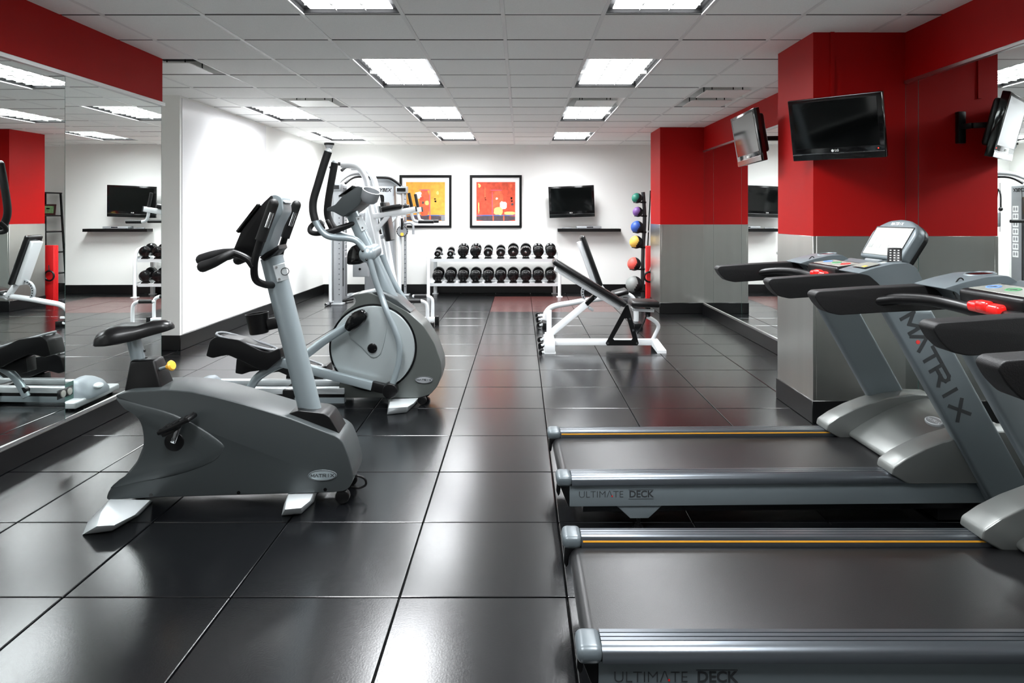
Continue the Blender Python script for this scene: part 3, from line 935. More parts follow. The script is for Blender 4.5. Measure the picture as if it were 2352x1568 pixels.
    g = G(); g.box(-.22, -.14, -.18, .18, .0, .125, .01, 2); ob('middle_support', g, 'black_plastic', t)
    g = G(); g.box(-.95, -.80, -.27, .29, .012, .062, .014, 3); rc = ob('rear_foot', g, 'light_silver', t)
    dome = []
    for k, (q, hy, h) in enumerate(((0, .10, .02), (.12, .145, .055), (.32, .16, .10), (.6, .155, .125), (.85, .14, .13), (1, .13, .11))):
        x = -.975 + .19 * q
        dome.append([(x, hy * math.copysign(abs(math.cos(a)) ** .6, math.cos(a)), .05 + h * max(0, math.sin(a)) ** .7) for a in [PI * i / 10 for i in range(11)]])
    g = G(); g.loft(dome); cv = ob('rear_cover', g, 'cover_silver', t, ang=60)
    Tb = axes((-.948, 0, .112), (0, -1, 0), (-.62, 0, .75))
    g = G(); g.prism([(.055 * math.cos(a * PI / 12), .026 * math.sin(a * PI / 12)) for a in range(24)], -.006, .012, 'xy', .004, 2, T=Tb); ob('badge', g, 'light_silver', cv)
    for s_ in (-1, 1):
        g = G(); g.cyl((-.9, s_ * .24 , 0), (-.9, s_ * .24, .02), .02, n=14); ob('rubber_pad', g, 'black_plastic', rc)
        b = bmesh.new()
        tp = [(897, 916), (961, 914), (950, 926), (936, 934), (892, 937)]
        btm = [(892, 918), (962, 916), (952, 930), (934, 947), (889, 952)]
        A = [b.verts.new((lambda p: (p[0], p[1] * -s_ if s_ > 0 else p[1], .002))(f.flo(u, v, .002))) for u, v in btm]
        B = [b.verts.new((lambda p: (p[0], p[1] * -s_ if s_ > 0 else p[1], .055))(f.flo(u, v, .055))) for u, v in tp]
        b.faces.new(A); b.faces.new(B[::-1])
        for k in range(5): b.faces.new((A[k], B[k], B[(k + 1) % 5], A[(k + 1) % 5]))
        bmesh.ops.recalc_face_normals(b, faces=b.faces)
        bmesh.ops.bevel(b, geom=b.edges[:], offset=.004, segments=2, profile=.5, affect='EDGES')
        g = G(); g.add(b); ob('front_foot', g, 'light_silver', t)
        w = f.ray(970, 905, -.1)
        g = G(); g.cyl((w[0], s_ * .09, .034), (w[0], s_ * .13, .034), .032, n=18, bev=.006); ob('wheel', g, 'black_plastic', t)
    Tb = axes(f.p3(974, 872, -HW - .001), (1, 0, 0), (0, -1, 0))
    g = G(); g.prism([(.066 * math.cos(a * PI / 16), .026 * math.sin(a * PI / 16)) for a in range(32)], 0, .004, 'xy', .002, 2, T=Tb); bd = ob('badge', g, 'machine_grey', t)
    g = G(); g.tube([Tb @ Vector((.063 * math.cos(a * PI / 16), .024 * math.sin(a * PI / 16), .004)) for a in range(32)], .0018, 6, 1, closed=True); ob('badge_rim', g, 'dark_print', bd)
    strokes('MATRIX', .016, .0145, .018, .0028, 'dark_print', bd, Tb @ Matrix.Translation((0, 0, .0045)))
    return t
elliptical()

# ================================================================== TREADMILLS
def treadmill():
    t = thing('treadmill', '', 'treadmill', (0, 0, 0), 0, 'row of treadmills along the right wall')
    for s_ in (-1, 1):
        g = G(); g.box(.035, 2.02, min(s_ * .30, s_ * .345), max(s_ * .30, s_ * .345), .112, .207, .006, 2); fr = ob('frame_beam', g, 'frame_grey', t)
        if s_ < 0:
            Tt = axes((.075, -.3455, .165), (1, 0, 0), (0, -1, 0))
            text('lettering', 'ULTIM\u039bTE', .041, 'dark_print', fr, Tt, align='LEFT', sx=1.05, bold=-.0007)
            text('lettering', 'DECK', .041, 'dark_print', fr, Tt @ Matrix.Translation((.222, 0, 0)), align='LEFT', sx=1.0, bold=.001)
            g = G(); g.cyl((.075 + .148, -.345, .158), (.075 + .148, -.3462, .158), .003, n=10); ob('red_dot', g, 'red_plastic', fr)
            g = G(); g.box(.295, .405, -.3462, -.345, .184, .1855); g.box(.295, .405, -.3462, -.345, .1445, .146); ob('rule_line', g, 'dark_print', fr)
        g = G(); g.prism([(-.006, .205), (.036, .205), (.036, .113), (.03, .113)], min(s_ * .298, s_ * .344), max(s_ * .298, s_ * .344), 'xz', .003, 2); ob('beam_end', g, 'black_plastic', t)
        sec = [(.266, .212), (.266, .240), (.272, .250), (.288, .251), (.2885, .2475), (.2915, .2475), (.292, .251), (.306, .251), (.3065, .2475), (.3095, .2475), (.310, .251),
               (.324, .251), (.3245, .2475), (.3275, .2475), (.328, .251), (.342, .249), (.354, .243), (.361, .233), (.363, .212)]
        g = G(); g.prism([(a * s_, b) for a, b in sec], .045, 1.56, 'yz'); rl = ob('side_rail', g, 'rail_alu', t, ang=50)
        g = G(); g.box(.05, 1.5, s_ * .2655 - .001, s_ * .2655 + .001, .233, .2385); ob('yellow_line', g, 'yellow_stripe', rl)
        g = G(); g.box(-.022, .048, min(s_ * .262, s_ * .366), max(s_ * .262, s_ * .366), .205, .254, .02, 4); ob('rail_cap', g, 'cap_grey', t)
        g = G(); g.prism([(-.014, .212), (.03, .212), (.012, .20), (.002, .18), (-.002, .15), (-.010, .14), (-.018, .16)], min(s_ * .268, s_ * .30), max(s_ * .268, s_ * .30), 'xz', .004, 2); ob('roller_guard', g, 'black_plastic', t)
        g = G(); g.prism([(.24, .114), (.45, .114), (.385, .055), (.305, .055)], min(s_ * .29, s_ * .335), max(s_ * .29, s_ * .335), 'xz', .004, 2); br = ob('foot_bracket', g, 'frame_grey', t)
        g = G(); g.cyl((.345, s_ * .31, 0), (.345, s_ * .31, .014), .02, n=14); g.cyl((.345, s_ * .31, .01), (.345, s_ * .31, .06), .008, n=10); ob('leveler', g, 'black_plastic', br)
        g = G(); g.cyl((1.9, s_ * .24, .05), (1.9, s_ * .30, .05), .05, n=20, bev=.006); ob('wheel', g, 'black_plastic', t)
        # upright
        up = [(1.875, .13), (2.085, .13), (1.615, .975), (1.40, .975)]
        g = G(); g.prism(up, min(s_ * .335, s_ * .395), max(s_ * .335, s_ * .395), 'xz', .022, 4); ur = ob('upright', g, 'frame_grey', t)
        if s_ < 0:
            d = Vector((.488, 0, -.873))
            Tt = axes((1.625, -.3962, .73), d, (0, -1, 0))
            strokes('MATRIX', .076, .072, .087, .015, 'dark_print', ur, Tt)
            c = Vector((1.625, -.3962, .73)) - d * .1305 - Vector((.873, 0, .488)) * .016
            g = G(); g.cyl(c + Vector((0, .002, 0)), c + Vector((0, -.001, 0)), .009, n=12); ob('red_dot', g, 'red_plastic', ur)
        # arm pad and console shoulder
        pad = [(.892, 1.098), (.905, 1.112), (1.10, 1.125), (1.294, 1.134), (1.335, 1.126), (1.375, 1.092), (1.405, 1.06), (1.395, 1.048), (1.15, 1.036), (.985, 1.026), (.94, 1.036), (.91, 1.066)]
        g = G(); g.prism(fil(pad, .012, 3), min(s_ * .325, s_ * .395), max(s_ * .325, s_ * .395), 'xz', .022, 4); ob('arm_pad', g, 'soft_black', t)
        sh = [(1.285, 1.135), (1.36, 1.158), (1.44, 1.176), (1.51, 1.180), (1.545, 1.158), (1.578, 1.09), (1.574, 1.062), (1.40, 1.045), (1.375, 1.08), (1.33, 1.124)]
        g = G(); g.prism(fil(sh, .012, 3), min(s_ * .205, s_ * .392), max(s_ * .205, s_ * .392), 'xz', .028, 4); so = ob('console_shoulder', g, 'frame_grey', t)
        Tc = Matrix.Translation((1.475, s_ * .30, 1.170)) @ Matrix.Rotation(R(-6), 4, 'Y')
        g = G(); g.lathe([(.047, 0), (.052, .008), (.047, .012), (.044, .008), (.044, 0)], Tc, 28); cr = ob('cup_rim', g, 'frame_grey', so)
        g = G(); g.lathe([(0, .0095), (.045, .0095), (.045, .0), (0, 0)], Tc, 28); ob('cup_well', g, 'gloss_black', so)
        if s_ < 0:
            Ts = axes((1.375, -.30, 1.1665), (.95, 0, .22), (-.22, 0, .97))
            g = G(); g.box(-.045, .03, -.06, .05, .0, .002, 0, 1, Ts); ls = ob('caution_label', g, 'lcd_face', so)
            g = G(); g.box(-.04, -.022, -.05, -.025, .0015, .0026, 0, 1, Ts); ob('yellow_mark', g, 'yellow_plastic', ls)
    # belt with roller
    arc = [(.068 - .036 * math.cos(a), .180 + .036 * math.sin(a)) for a in [R(90 - 18 * k) for k in range(11)]]
    arc = [(.038 - .036 * math.sin(R(18 * k)), .180 + .036 * math.cos(R(18 * k))) for k in range(11)]
    g = G(); g.prism([(1.72, .216)] + arc + [(1.72, .144)], -.262, .262, 'xz'); belt = ob('running_belt', g, 'belt_rubber', t, ang=30)
    g = G(); g.box(.10, 1.98, -.296, .296, .07, .14); ob('under_deck', g, 'gloss_black', t)
    g = G(); g.box(1.70, 2.04, -.29, .29, .012, .20, .01, 2); ob('front_base', g, 'black_plastic', t)
    # motor hood
    hood = [(1.565, .225), (1.568, .244), (1.63, .285), (1.70, .325), (1.78, .365), (1.87, .400), (1.97, .420), (2.06, .412), (2.12, .36), (2.14, .20), (1.60, .20)]
    g = G(); g.prism(fil(hood, .01, 2), -.285, .285, 'xz', .012, 3); hd = ob('motor_hood', g, 'shroud_grey', t, ang=30)
    for s_ in (-1, 1):
        wing = [(1.445, .252), (1.452, .283), (1.51, .322), (1.59, .362), (1.68, .396), (1.78, .424), (1.90, .440), (2.02, .436), (2.10, .39), (2.13, .21), (1.52, .21)]
        g = G(); g.prism(fil(wing, .008, 2), min(s_ * .245, s_ * .372), max(s_ * .245, s_ * .372), 'xz', .016, 3); ob('hood_wing', g, 'shroud_grey', t, ang=30)
    Tb = axes((1.83, -.06, .386), (0, -1, .0), (-.38, 0, .92))
    g = G(); g.prism([(.062 * math.cos(a * PI / 16), .03 * math.sin(a * PI / 16)) for a in range(32)], -.008, .008, 'xy', .003, 2, T=Tb); bd = ob('badge', g, 'machine_grey', hd)
    g = G(); g.tube([Tb @ Vector((.056 * math.cos(a * PI / 16), .025 * math.sin(a * PI / 16), .008)) for a in range(32)], .0025, 6, 1, closed=True); ob('badge_rim', g, 'light_silver', bd)
    strokes('MATRIX', .015, .0125, .016, .0026, 'light_silver', bd, Tb @ Matrix.Translation((0, 0, .0085)))
    # hand rail between the pads
    g = G()
    for s_ in (-1, 1):
        g.tube([(1.12, s_ * .345, 1.075), (1.19, s_ * .305, 1.088), (1.25, s_ * .24, 1.092), (1.29, s_ * .16, 1.086), (1.31, s_ * .06, 1.078), (1.315, 0, 1.075)], .021, 12, 5)
    cb = ob('hand_rail', g, 'black_plastic', t)
    for s_ in (-1, 1):
        g = G()
        for q in (.20, .215): g.cyl((1.274 + (.215 - q) * .3, s_ * q, 1.0885), (1.277 + (.215 - q) * .3, s_ * (q - .004), 1.0885), .0225, n=14)
        ob('rail_band', g, 'soft_black', cb)
    # console centre
    body = [(1.40, 1.055), (1.42, 1.12), (1.50, 1.145), (1.56, 1.165), (1.60, 1.15), (1.61, 1.06)]
    g = G(); g.prism(fil(body, .012, 3), -.22, .22, 'xz', .01, 2); ob('console_body', g, 'frame_grey', t)
    g = G(); g.box(1.555, 1.575, -.07, .07, 1.158, 1.172, .006, 2); ob('console_tray', g, 'machine_grey', t)
    Tk = Matrix.Translation((1.39, -.0, 1.125)) @ Matrix.Rotation(R(-7), 4, 'Y')
    g = G(); g.box(-.085, .07, -.155, .155, -.045, .028, .014, 3, Tk); kp = ob('keypad_pod', g, 'black_plastic', t)
    g = G(); g.box(-.06, .045, -.135, .135, .027, .0295, .002, 1, Tk); ob('keypad', g, 'lcd_face', kp)
    for y, mm in ((.09, 'plate_blue'), (0, 'plate_green'), (-.09, 'red_plastic')):
        g = G(); g.ring((-.005, y, .0298), .021, .0025, 'z', 20, Tk); ob('key_ring', g, mm, kp)
        g = G(); g.box(-.012, .004, y - .006, y + .006, .029, .0305, 0, 1, Tk); ob('key_mark', g, 'dark_print', kp)
    g = G(); g.box(-.115, -.07, -.075, .075, -.035, .0, .012, 3, Tk); g.box(-.118, -.085, -.03, .03, -.03, .008, .012, 3, Tk); ob('stop_clip', g, 'red_plastic', kp)
    g = G(); g.box(-.10, -.06, -.06, .06, -.06, -.03, .01, 2, Tk); ob('clip_base', g, 'gloss_black', kp)
    g = G(); g.tube([(1.34, .16, 1.06), (1.33, .22, 1.12), (1.36, .24, 1.165), (1.375, .235, 1.16), (1.35, .20, 1.11), (1.34, .17, 1.07)], .0025, 6, 4); ob('key_cord', g, 'black_plastic', kp)
    # display
    b0, b1 = Vector((1.585, 0, 1.175)), Vector((1.69, 0, 1.352))
    d = (b1 - b0).normalized(); nn = Vector((-d.z, 0, d.x))
    Td = axes(b0, (0, -1, 0), nn)
    L = (b1 - b0).length
    shell = [(-.185, 0), (.185, 0), (.195, L * .72), (.165, L * .90), (.09, L + .012), (0, L + .02), (-.09, L + .012), (-.165, L * .90), (-.195, L * .72)]
    g = G(); g.prism(fil(shell, .02, 3), -.055, 0, 'xy', .014, 3, T=Td); ds = ob('display_housing', g, 'frame_grey', t)
    g = G(); g.prism(fil([(a * .98, b_) for a, b_ in shell], .02, 3), -.075, -.035, 'xy', .01, 2, T=Td); ob('display_back', g, 'black_plastic', ds)
    g = G(); g.box(-.162, .162, .018, L * .84, -.002, .003, .002, 1, Td); sc_ = ob('display_face', g, 'lcd_face', ds)
    g = G(); g.box(-.15, .15, L * .68, L * .80, .0025, .0036, 0, 1, Td)
    for k in range(8): g.box(-.14 + (k % 4) * .072, -.105 + (k % 4) * .072, .055 + (k // 4) * .04, .077 + (k // 4) * .04, .0025, .0036, 0, 1, Td)
    ob('display_print', g, 'lcd_grey', sc_)
    g = G()
    for a in ((-.163, -.160, .016, L * .85), (.160, .163, .016, L * .85)): g.box(a[0], a[1], a[2], a[3], .002, .0042, 0, 1, Td)
    g.box(-.163, .163, L * .845, L * .86, .002, .0042, 0, 1, Td); ob('display_border', g, 'dark_print', sc_)
    strokes('MATRIX', .016, .013, .017, .0026, 'light_silver', ds, Td @ Matrix.Translation((0, L * .95, .001)))
    return t, belt

T0, belt0 = treadmill()
def belt_text(belt, x0, size, line):
    Tt = axes((x0, -.262, .2165), (1, 0, 0), (0, 0, 1))
    strokes('MATRIX', size, size * .75, size * 1.15, size * .16, 'belt_print', belt, Tt @ Matrix.Translation((size * 3.2, size * .42, 0)), ext=.0004)
    if line:
        g = G(); g.box(x0, x0 + size * 6.0, -.262 + size * .80, -.262 + size * .84, .2162, .217); ob('print_line', g, 'belt_print', belt)
tms = [T0, copy_tree(T0), copy_tree(T0)]
for tm, (x, y, rz, lab, bx, bs, ln) in zip(tms, (
        (.17, 3.37, R(1.2), 'treadmill farther from the camera, black remote in its cup holder', 1.27, .046, True),
        (.17, 2.18, 0, 'nearest whole treadmill deck, across the bottom right corner', 1.03, .046, False),
        (.02, 1.0, 0, 'treadmill cut off at the right edge, only a black arm pad showing', 1.03, .046, False))):
    tm.location = (x, y, 0); tm.rotation_euler = (0, 0, rz); tm['label'] = lab
    b_ = [c for c in kids(tm) if c.name.startswith('running_belt')][0]
    belt_text(b_, bx, bs, ln)

# remote control in the far treadmill's cup
t = thing('remote_control', 'black remote control with white buttons standing in treadmill cup holder', 'remote', (1.662, 3.08, 1.14))
Tr = Matrix.Rotation(R(58), 4, 'Z') @ Matrix.Rotation(R(18), 4, 'Y')
g = G(); g.box(-.009, .009, -.029, .029, 0, .105, .005, 2, Tr); ob('case', g, 'black_plastic', t)
g = G()
for r_ in range(7):
    for c_ in range(3):
        g.box(-.0105, -.008, -.019 + c_ * .0155, -.012 + c_ * .0155, .020 + r_ * .0115, .0245 + r_ * .0115, 0, 1, Tr)
tag(ob('buttons', g, 'belt_print', t), kind='stuff')

# ================================================================== TELEVISIONS
def tv(label, w, h, Tm, arm, stand_pts=None, mount=None, logo=True, name='television'):
    """Tm: centre of the screen face, local x right as one looks at it, y up, z out of the screen"""
    o = Tm.translation.copy()
    t = thing(name, label, 'television', tuple(o), 0, 'flat black televisions')
    Tl = Matrix.Translation(-o) @ Tm
    g = G(); g.box(-w / 2, w / 2, -h / 2, h / 2, -.045, 0, .006, 2, Tl); bz = ob('bezel', g, 'gloss_black', t)
    g = G(); g.box(-w * .42, w * .42, -h * .34, h * .40, -.09, -.04, .02, 3, Tl); ob('back_housing', g, 'black_plastic', t)
    g = G(); g.box(-w * .445, w * .445, -h * .30, h * .44, -.001, .0012, 0, 1, Tl); ob('screen', g, 'screen', t)
    g = G(); g.box(-w / 2 + .004, w / 2 - .004, -h * .395, -h * .390, 0, .0015, 0, 1, Tl); ob('chrome_line', g, 'chrome', bz)
    g = G(); g.box(-w / 2 + .004, w / 2 - .004, -h / 2 + .004, -h * .40, -.001, .003, .001, 1, Tl); ob('speaker_bar', g, 'gloss_black', bz)
    g = G()
    for a in ((-.45, .45, .442, .447), (-.45, .45, -.307, -.302)): g.box(a[0] * w, a[1] * w, a[2] * h, a[3] * h, .0, .0018, 0, 1, Tl)
    for x in (-.4495, .4475): g.box(x * w, (x + .003) * w, -.302 * h, .442 * h, 0, .0018, 0, 1, Tl)
    ob('screen_border', g, 'iron_black', bz)
    if logo:
        Tg = Tl @ Matrix.Translation((-w * .02, -h * .352, .0015))
        g = G(); g.cyl((-.014, 0, 0), (-.014, 0, .0008), .0085, n=16, T=Tg); lg = ob('emblem', g, 'belt_print', bz)
        text('lettering', 'LG', .021, 'belt_print', bz, Tg @ Matrix.Translation((.012, 0, 0)), bold=.0004)
    g = G(); g.cyl((w * .43, -h * .35, 0), (w * .43, -h * .35, .002), .0035, n=8, T=Tl); ob('power_light', g, 'led_red' if mount == 'pillar' else 'iron_black', bz)
    g = G()
    for p, q, ww in arm: g.bar(Vector(p) - o, Vector(q) - o, ww, ww, .004)
    ob('mount_arm', g, 'black_plastic', t)
    return t

def corners(tl, tr, bl, br):
    tl, tr, bl, br = map(Vector, (tl, tr, bl, br))
    c = (tl + tr + bl + br) / 4
    x = (tr + br - tl - bl).normalized(); y = (tl + tr - bl - br).normalized()
    z = x.cross(y).normalized()
    return axes(c, x, z), ((tr - tl).length + (br - bl).length) / 2, ((tl - bl).length + (tr - br).length) / 2

Tm, w_, h_ = corners((1.762, 4.578, 2.136), (2.171, 4.168, 2.132), (1.830, 4.648, 1.744), (2.239, 4.238, 1.739))
tv('black television on the red pillar front, tilted above the treadmills', w_, h_, Tm,
   [((2.06, 4.47, 1.97), (2.17, 4.52, 1.97), .035), ((2.17, 4.52, 1.97), (2.20, 4.60, 1.97), .035), ((2.205, 4.600, 1.86), (2.205, 4.600, 2.07), .05)], mount='pillar')
Tm, w_, h_ = corners((1.735, 5.72, 2.170), (1.745, 5.18, 2.195), (1.80, 5.74, 1.785), (1.81, 5.20, 1.785))
tv('black television seen almost edge-on behind the near pillar, screen facing left', w_, h_, Tm,
   [((1.86, 5.45, 1.985), (2.05, 5.42, 1.985), .035), ((2.05, 5.42, 1.985), (2.16, 5.27, 1.985), .035), ((2.16, 5.256, 1.88), (2.16, 5.256, 2.09), .04)])
def wp(u, v, Y): return ((u - UC) / F * Y, Y, CAMH + (VC - v) / F * Y)
Tm, w_, h_ = corners(wp(1259, 429, 11.96), wp(1364, 425, 11.86), wp(1262, 501, 12.00), wp(1366.5, 497, 11.90))
tv('black television on the white back wall above a floating shelf', w_, h_, Tm,
   [((.92, 11.99, 1.60), (.92, 12.16, 1.60), .05), ((.92, 12.165, 1.50), (.92, 12.165, 1.70), .05)])

# shelf with player and small things
x0, x1 = (1281 - UC) / F * 12.0, (1426 - UC) / F * 12.0
zs = CAMH - (525 - VC) / F * 12.0
t = thing('wall_shelf', 'black floating shelf on the back wall below the television', 'shelf', ((x0 + x1) / 2, 12.08, zs))
g = G(); g.box(x0 - (x0 + x1) / 2, (x1 - x0) / 2, -.10, .105, -.052, 0, .003, 1); ob('board', g, 'black_plastic', t)
xc = (1353 - UC) / F * 12.0
t = thing('disc_player', 'silver disc player lying on the black wall shelf', 'disc player', (xc, 12.08, zs))
g = G(); g.box(-.215, .215, -.09, .09, .004, .042, .004, 2); ob('case', g, 'machine_silver', t)
g = G(); g.box(-.04, .07, -.0915, -.089, .018, .034); ob('display', g, 'screen', t)
g = G()
for a in (-1, 1):
    for b_ in (-1, 1): g.cyl((a * .18, b_ * .07, 0), (a * .18, b_ * .07, .006), .012, n=10)
ob('foot', g, 'black_plastic', t)
t = thing('shelf_remote', 'small grey remote lying on the black shelf left of the disc player', 'remote', ((1302 - UC) / F * 12.0, 12.05, zs))
g = G(); g.box(-.085, .085, -.02, .02, 0, .018, .006, 2); ob('case', g, 'machine_grey', t)
g = G()
for k in range(6): g.box(-.06 + k * .02, -.05 + k * .02, -.01, .01, .017, .02)
ob('buttons', g, 'dark_print', t)

# ================================================================== PICTURES
def picture(label, u0, kind):
    Y = 12.16
    x0, x1 = (u0 - UC) / F * Y, (u0 + 119.5 - UC) / F * Y
    z1, z0 = CAMH + (VC - 402) / F * Y, CAMH + (VC - 523) / F * Y
    W_, H_ = x1 - x0, z1 - z0
    t = thing('framed_picture', label, 'picture', ((x0 + x1) / 2, YB, z0), 0, 'framed abstract pictures on the back wall')
    g = G(); fw = .042
    for a in ((-W_ / 2, W_ / 2, 0, fw), (-W_ / 2, W_ / 2, H_ - fw, H_), (-W_ / 2, -W_ / 2 + fw, fw, H_ - fw), (W_ / 2 - fw, W_ / 2, fw, H_ - fw)):
        g.box(a[0], a[1], -.035, -.004, a[2], a[3], .002, 1)
    ob('frame', g, 'black_plastic', t)
    g = G(); g.box(-W_ / 2 + .03, W_ / 2 - .03, -.016, -.006, .03, H_ - .03); ob('mat', g, 'mat_board', t)
    a0, s0 = .115, W_ - .23
    art_i = [0]
    g = G(); g.box(-s0 / 2, s0 / 2, -.018, -.015, .12, .12 + s0)
    art = ob('print', g, 'art_orange' if kind == 0 else 'art_red', t)
    def patch(x, y, w, h, m, jag=0):
        art_i[0] += 1
        pts = []
        for i in range(12):
            a = 2 * PI * i / 12
            k = 1 + (random.uniform(-jag, jag) if jag else 0)
            cx_, cy_ = math.cos(a), math.sin(a)
            mm = max(abs(cx_), abs(cy_))
            pts.append((-s0 / 2 + (x + w / 2 + cx_ / mm * w / 2 * k) * s0, .12 + (1 - y - h / 2 + cy_ / mm * h / 2 * k) * s0))
        g = G(); g.prism(pts, -.0185 - art_i[0] * .0002, -.0165, 'xz'); ob('colour_patch', g, m, art)
    if kind == 0:
        patch(.0, .86, 1, .14, 'art_dark'); patch(0, .845, 1, .022, 'art_blue')
        patch(.34, .20, .26, .66, 'art_vermilion', .03); patch(.24, .24, .16, .2, 'art_white', .25)
        patch(.33, .19, .28, .025, 'art_pink'); patch(.60, .2, .02, .78, 'art_pink'); patch(.35, .38, .1, .1, 'art_red', .2); patch(.48, .48, .1, .11, 'art_cream', .15)
        patch(.41, .5, .05, .06, 'art_dark', .2); patch(.78, .24, .06, .08, 'art_cream', .2); patch(.33, .86, .04, .14, 'art_vermilion'); patch(.59, .86, .05, .14, 'art_vermilion')
        patch(.72, .42, .045, .03, 'iron_black', .1); patch(.73, .47, .05, .05, 'iron_black', .15); patch(.9, .86, .1, .14, 'machine_grey')
    else:
        patch(0, .86, 1, .14, 'art_dark'); patch(0, .845, 1, .022, 'art_blue'); patch(.42, .22, .27, .60, 'art_vermilion', .03); patch(.36, .2, .3, .02, 'art_pink')
        patch(.40, .25, .02, .62, 'art_pink'); patch(.61, .5, .18, .2, 'art_white', .12); patch(.45, .64, .22, .2, 'art_cream', .15); patch(.72, .76, .27, .08, 'art_cream', .03)
        patch(.05, .04, .06, .1, 'art_cream', .3); patch(.2, .12, .04, .3, 'art_vermilion', .2); patch(.86, .05, .05, .12, 'art_vermilion', .3); patch(.5, .40, .05, .05, 'art_white', .3)
        patch(.42, .86, .03, .14, 'art_vermilion'); patch(.69, .86, .03, .14, 'art_vermilion')
        patch(.88, .39, .045, .05, 'iron_black', .15); patch(.89, .47, .045, .04, 'iron_black', .2); patch(.9, .54, .05, .06, 'art_dark', .25); patch(.21, .40, .035, .02, 'iron_black'); patch(.22, .445, .035, .02, 'iron_black')
        patch(.05, .5, .03, .3, 'art_cream', .5)
picture('orange abstract picture in black frame, half behind the cable machine', 917.5, 0)
picture('red abstract picture with a white square in black frame', 1079, 1)

# ================================================================== DUMBBELL RACK
RX0, RX1 = (984 - UC) / F * 11.6, (1285 - UC) / F * 11.6
t = thing('dumbbell_rack', 'white two-tier dumbbell rack against the back wall', 'rack', ((RX0 + RX1) / 2, 11.83, 0))
hwr = (RX1 - RX0) / 2
for s_ in (-1, 1):
    g = G(); g.tube([(s_ * hwr, -.23, .0), (s_ * hwr, -.23, .35), (s_ * hwr, -.22, .62), (s_ * hwr, -.15, .77), (s_ * hwr, -.02, .81), (s_ * hwr, .12, .82)], .028, 10, 4, ry=.028); ob('side_post', g, 'machine_white', t)
    g = G(); g.box(s_ * (hwr - .06) - .03, s_ * (hwr - .06) + .03, .21, .27, 0, .80, .004, 1); ob('rear_post', g, 'machine_white', t)
    g = G(); g.box(s_ * hwr - .05, s_ * hwr + .05, -.27, -.18, 0, .012); g.box(s_ * (hwr - .06) - .05, s_ * (hwr - .06) + .05, .2, .29, 0, .012); ob('foot_plate', g, 'machine_white', t)
    g = G(); g.bar((s_ * hwr, -.2, .22), (s_ * hwr, .24, .26), .04, .05, .004); g.bar((s_ * hwr, -.2, .63), (s_ * hwr, .24, .72), .04, .05, .004); ob('side_rail', g, 'machine_white', t)
for zf, nm in ((.665, 'upper'), (.255, 'lower')):
    Ts = Matrix.Translation((0, -.05, zf)) @ Matrix.Rotation(R(12), 4, 'X')
    g = G(); g.box(-hwr + .02, hwr - .02, -.14, .24, -.006, 0, 0, 1, Ts); g.box(-hwr + .02, hwr - .02, -.145, -.135, -.05, .008, 0, 1, Ts); g.box(-hwr + .02, hwr - .02, .235, .245, -.02, .05, 0, 1, Ts)
    sh_ = ob('shelf', g, 'machine_white', t)
    for k in range(10):
        x = (1004.5 + 29.05 * k - UC) / F * 11.6 - (RX0 + RX1) / 2
        g = G()
        for yy in (-.11, .13):
            g.prism([(x - .066, .002), (x + .066, .002), (x + .042, .034), (x - .042, .034)], yy - .035, yy + .035, 'xz', 0, 1, Ts)
        ob('cradle', g, 'black_plastic', sh_)
def dumbbell(r, plate, name):
    t = thing(name, '', 'dumbbell', (0, 0, 0), 0, 'black dumbbells on the white rack')
    for s_ in (-1, 1):
        g = G(); a, b_ = s_ * .07, s_ * (.155 if not plate else .14)
        if plate:
            g.cyl((0, a, 0), (0, b_, 0), r, n=28, bev=.006)
        else:
            y0 = .06
            g.lathe([(0, 0), (r * .8, 0), (r, .02), (r, .055), (r * .93, .085), (r * .70, .102), (0, .108)], axes((0, s_ * .062, 0), (1, 0, 0), (0, s_, 0)), 28)
        hd = ob('head', g, 'iron_black', t)
        if plate:
            g = G(); g.ring((0, b_, 0), r * .93, .004, 'y', 24); g.cyl((0, b_, 0), (0, b_ + s_ * .012, 0), .018, n=16, bev=.002); ob('end_cap', g, 'chrome', hd)
    g = G(); g.tube([(0, -.075, 0), (0, -.03, 0), (0, .03, 0), (0, .075, 0)], .016, 12, 2); ob('handle', g, 'chrome', t)
    return t
up_r = [.058, .058, .092, .092, .077, .077, .092, .092, .091, .093]
up_p = [1, 1, 0, 0, 1, 1, 1, 1, 0, 0]
ORD = ['first', 'second', 'third', 'fourth', 'fifth', 'sixth', 'seventh', 'eighth', 'ninth', 'tenth']
protos = {}
for row, zf in enumerate((.665, .255)):
    for k in range(10):
        r = up_r[k] if row == 0 else (.094 if k < 8 else .095)
        plate = up_p[k] if row == 0 else 0
        key = (r, plate)
        if key in protos: d = copy_tree(protos[key])
        else: d = protos[key] = dumbbell(r, plate, 'dumbbell')
        x = (1004.5 + 29.05 * k - UC) / F * 11.6
        tilt = R(12)
        n_ = Vector((0, -math.sin(tilt), math.cos(tilt)))
        base_ = Vector((x, 11.83 - .05 + .01, zf + .012)) + n_ * (r + .016)
        d.location = base_; d.rotation_euler = (tilt, 0, R(random.uniform(-1.5, 1.5)))
        what = ('small black plate dumbbell' if r < .06 else 'black plate dumbbell with chrome rim' if plate else 'black round-headed dumbbell')
        d['label'] = '%s, %s from the left on the %s rack shelf' % (what, ORD[k], ('upper', 'lower')[row])

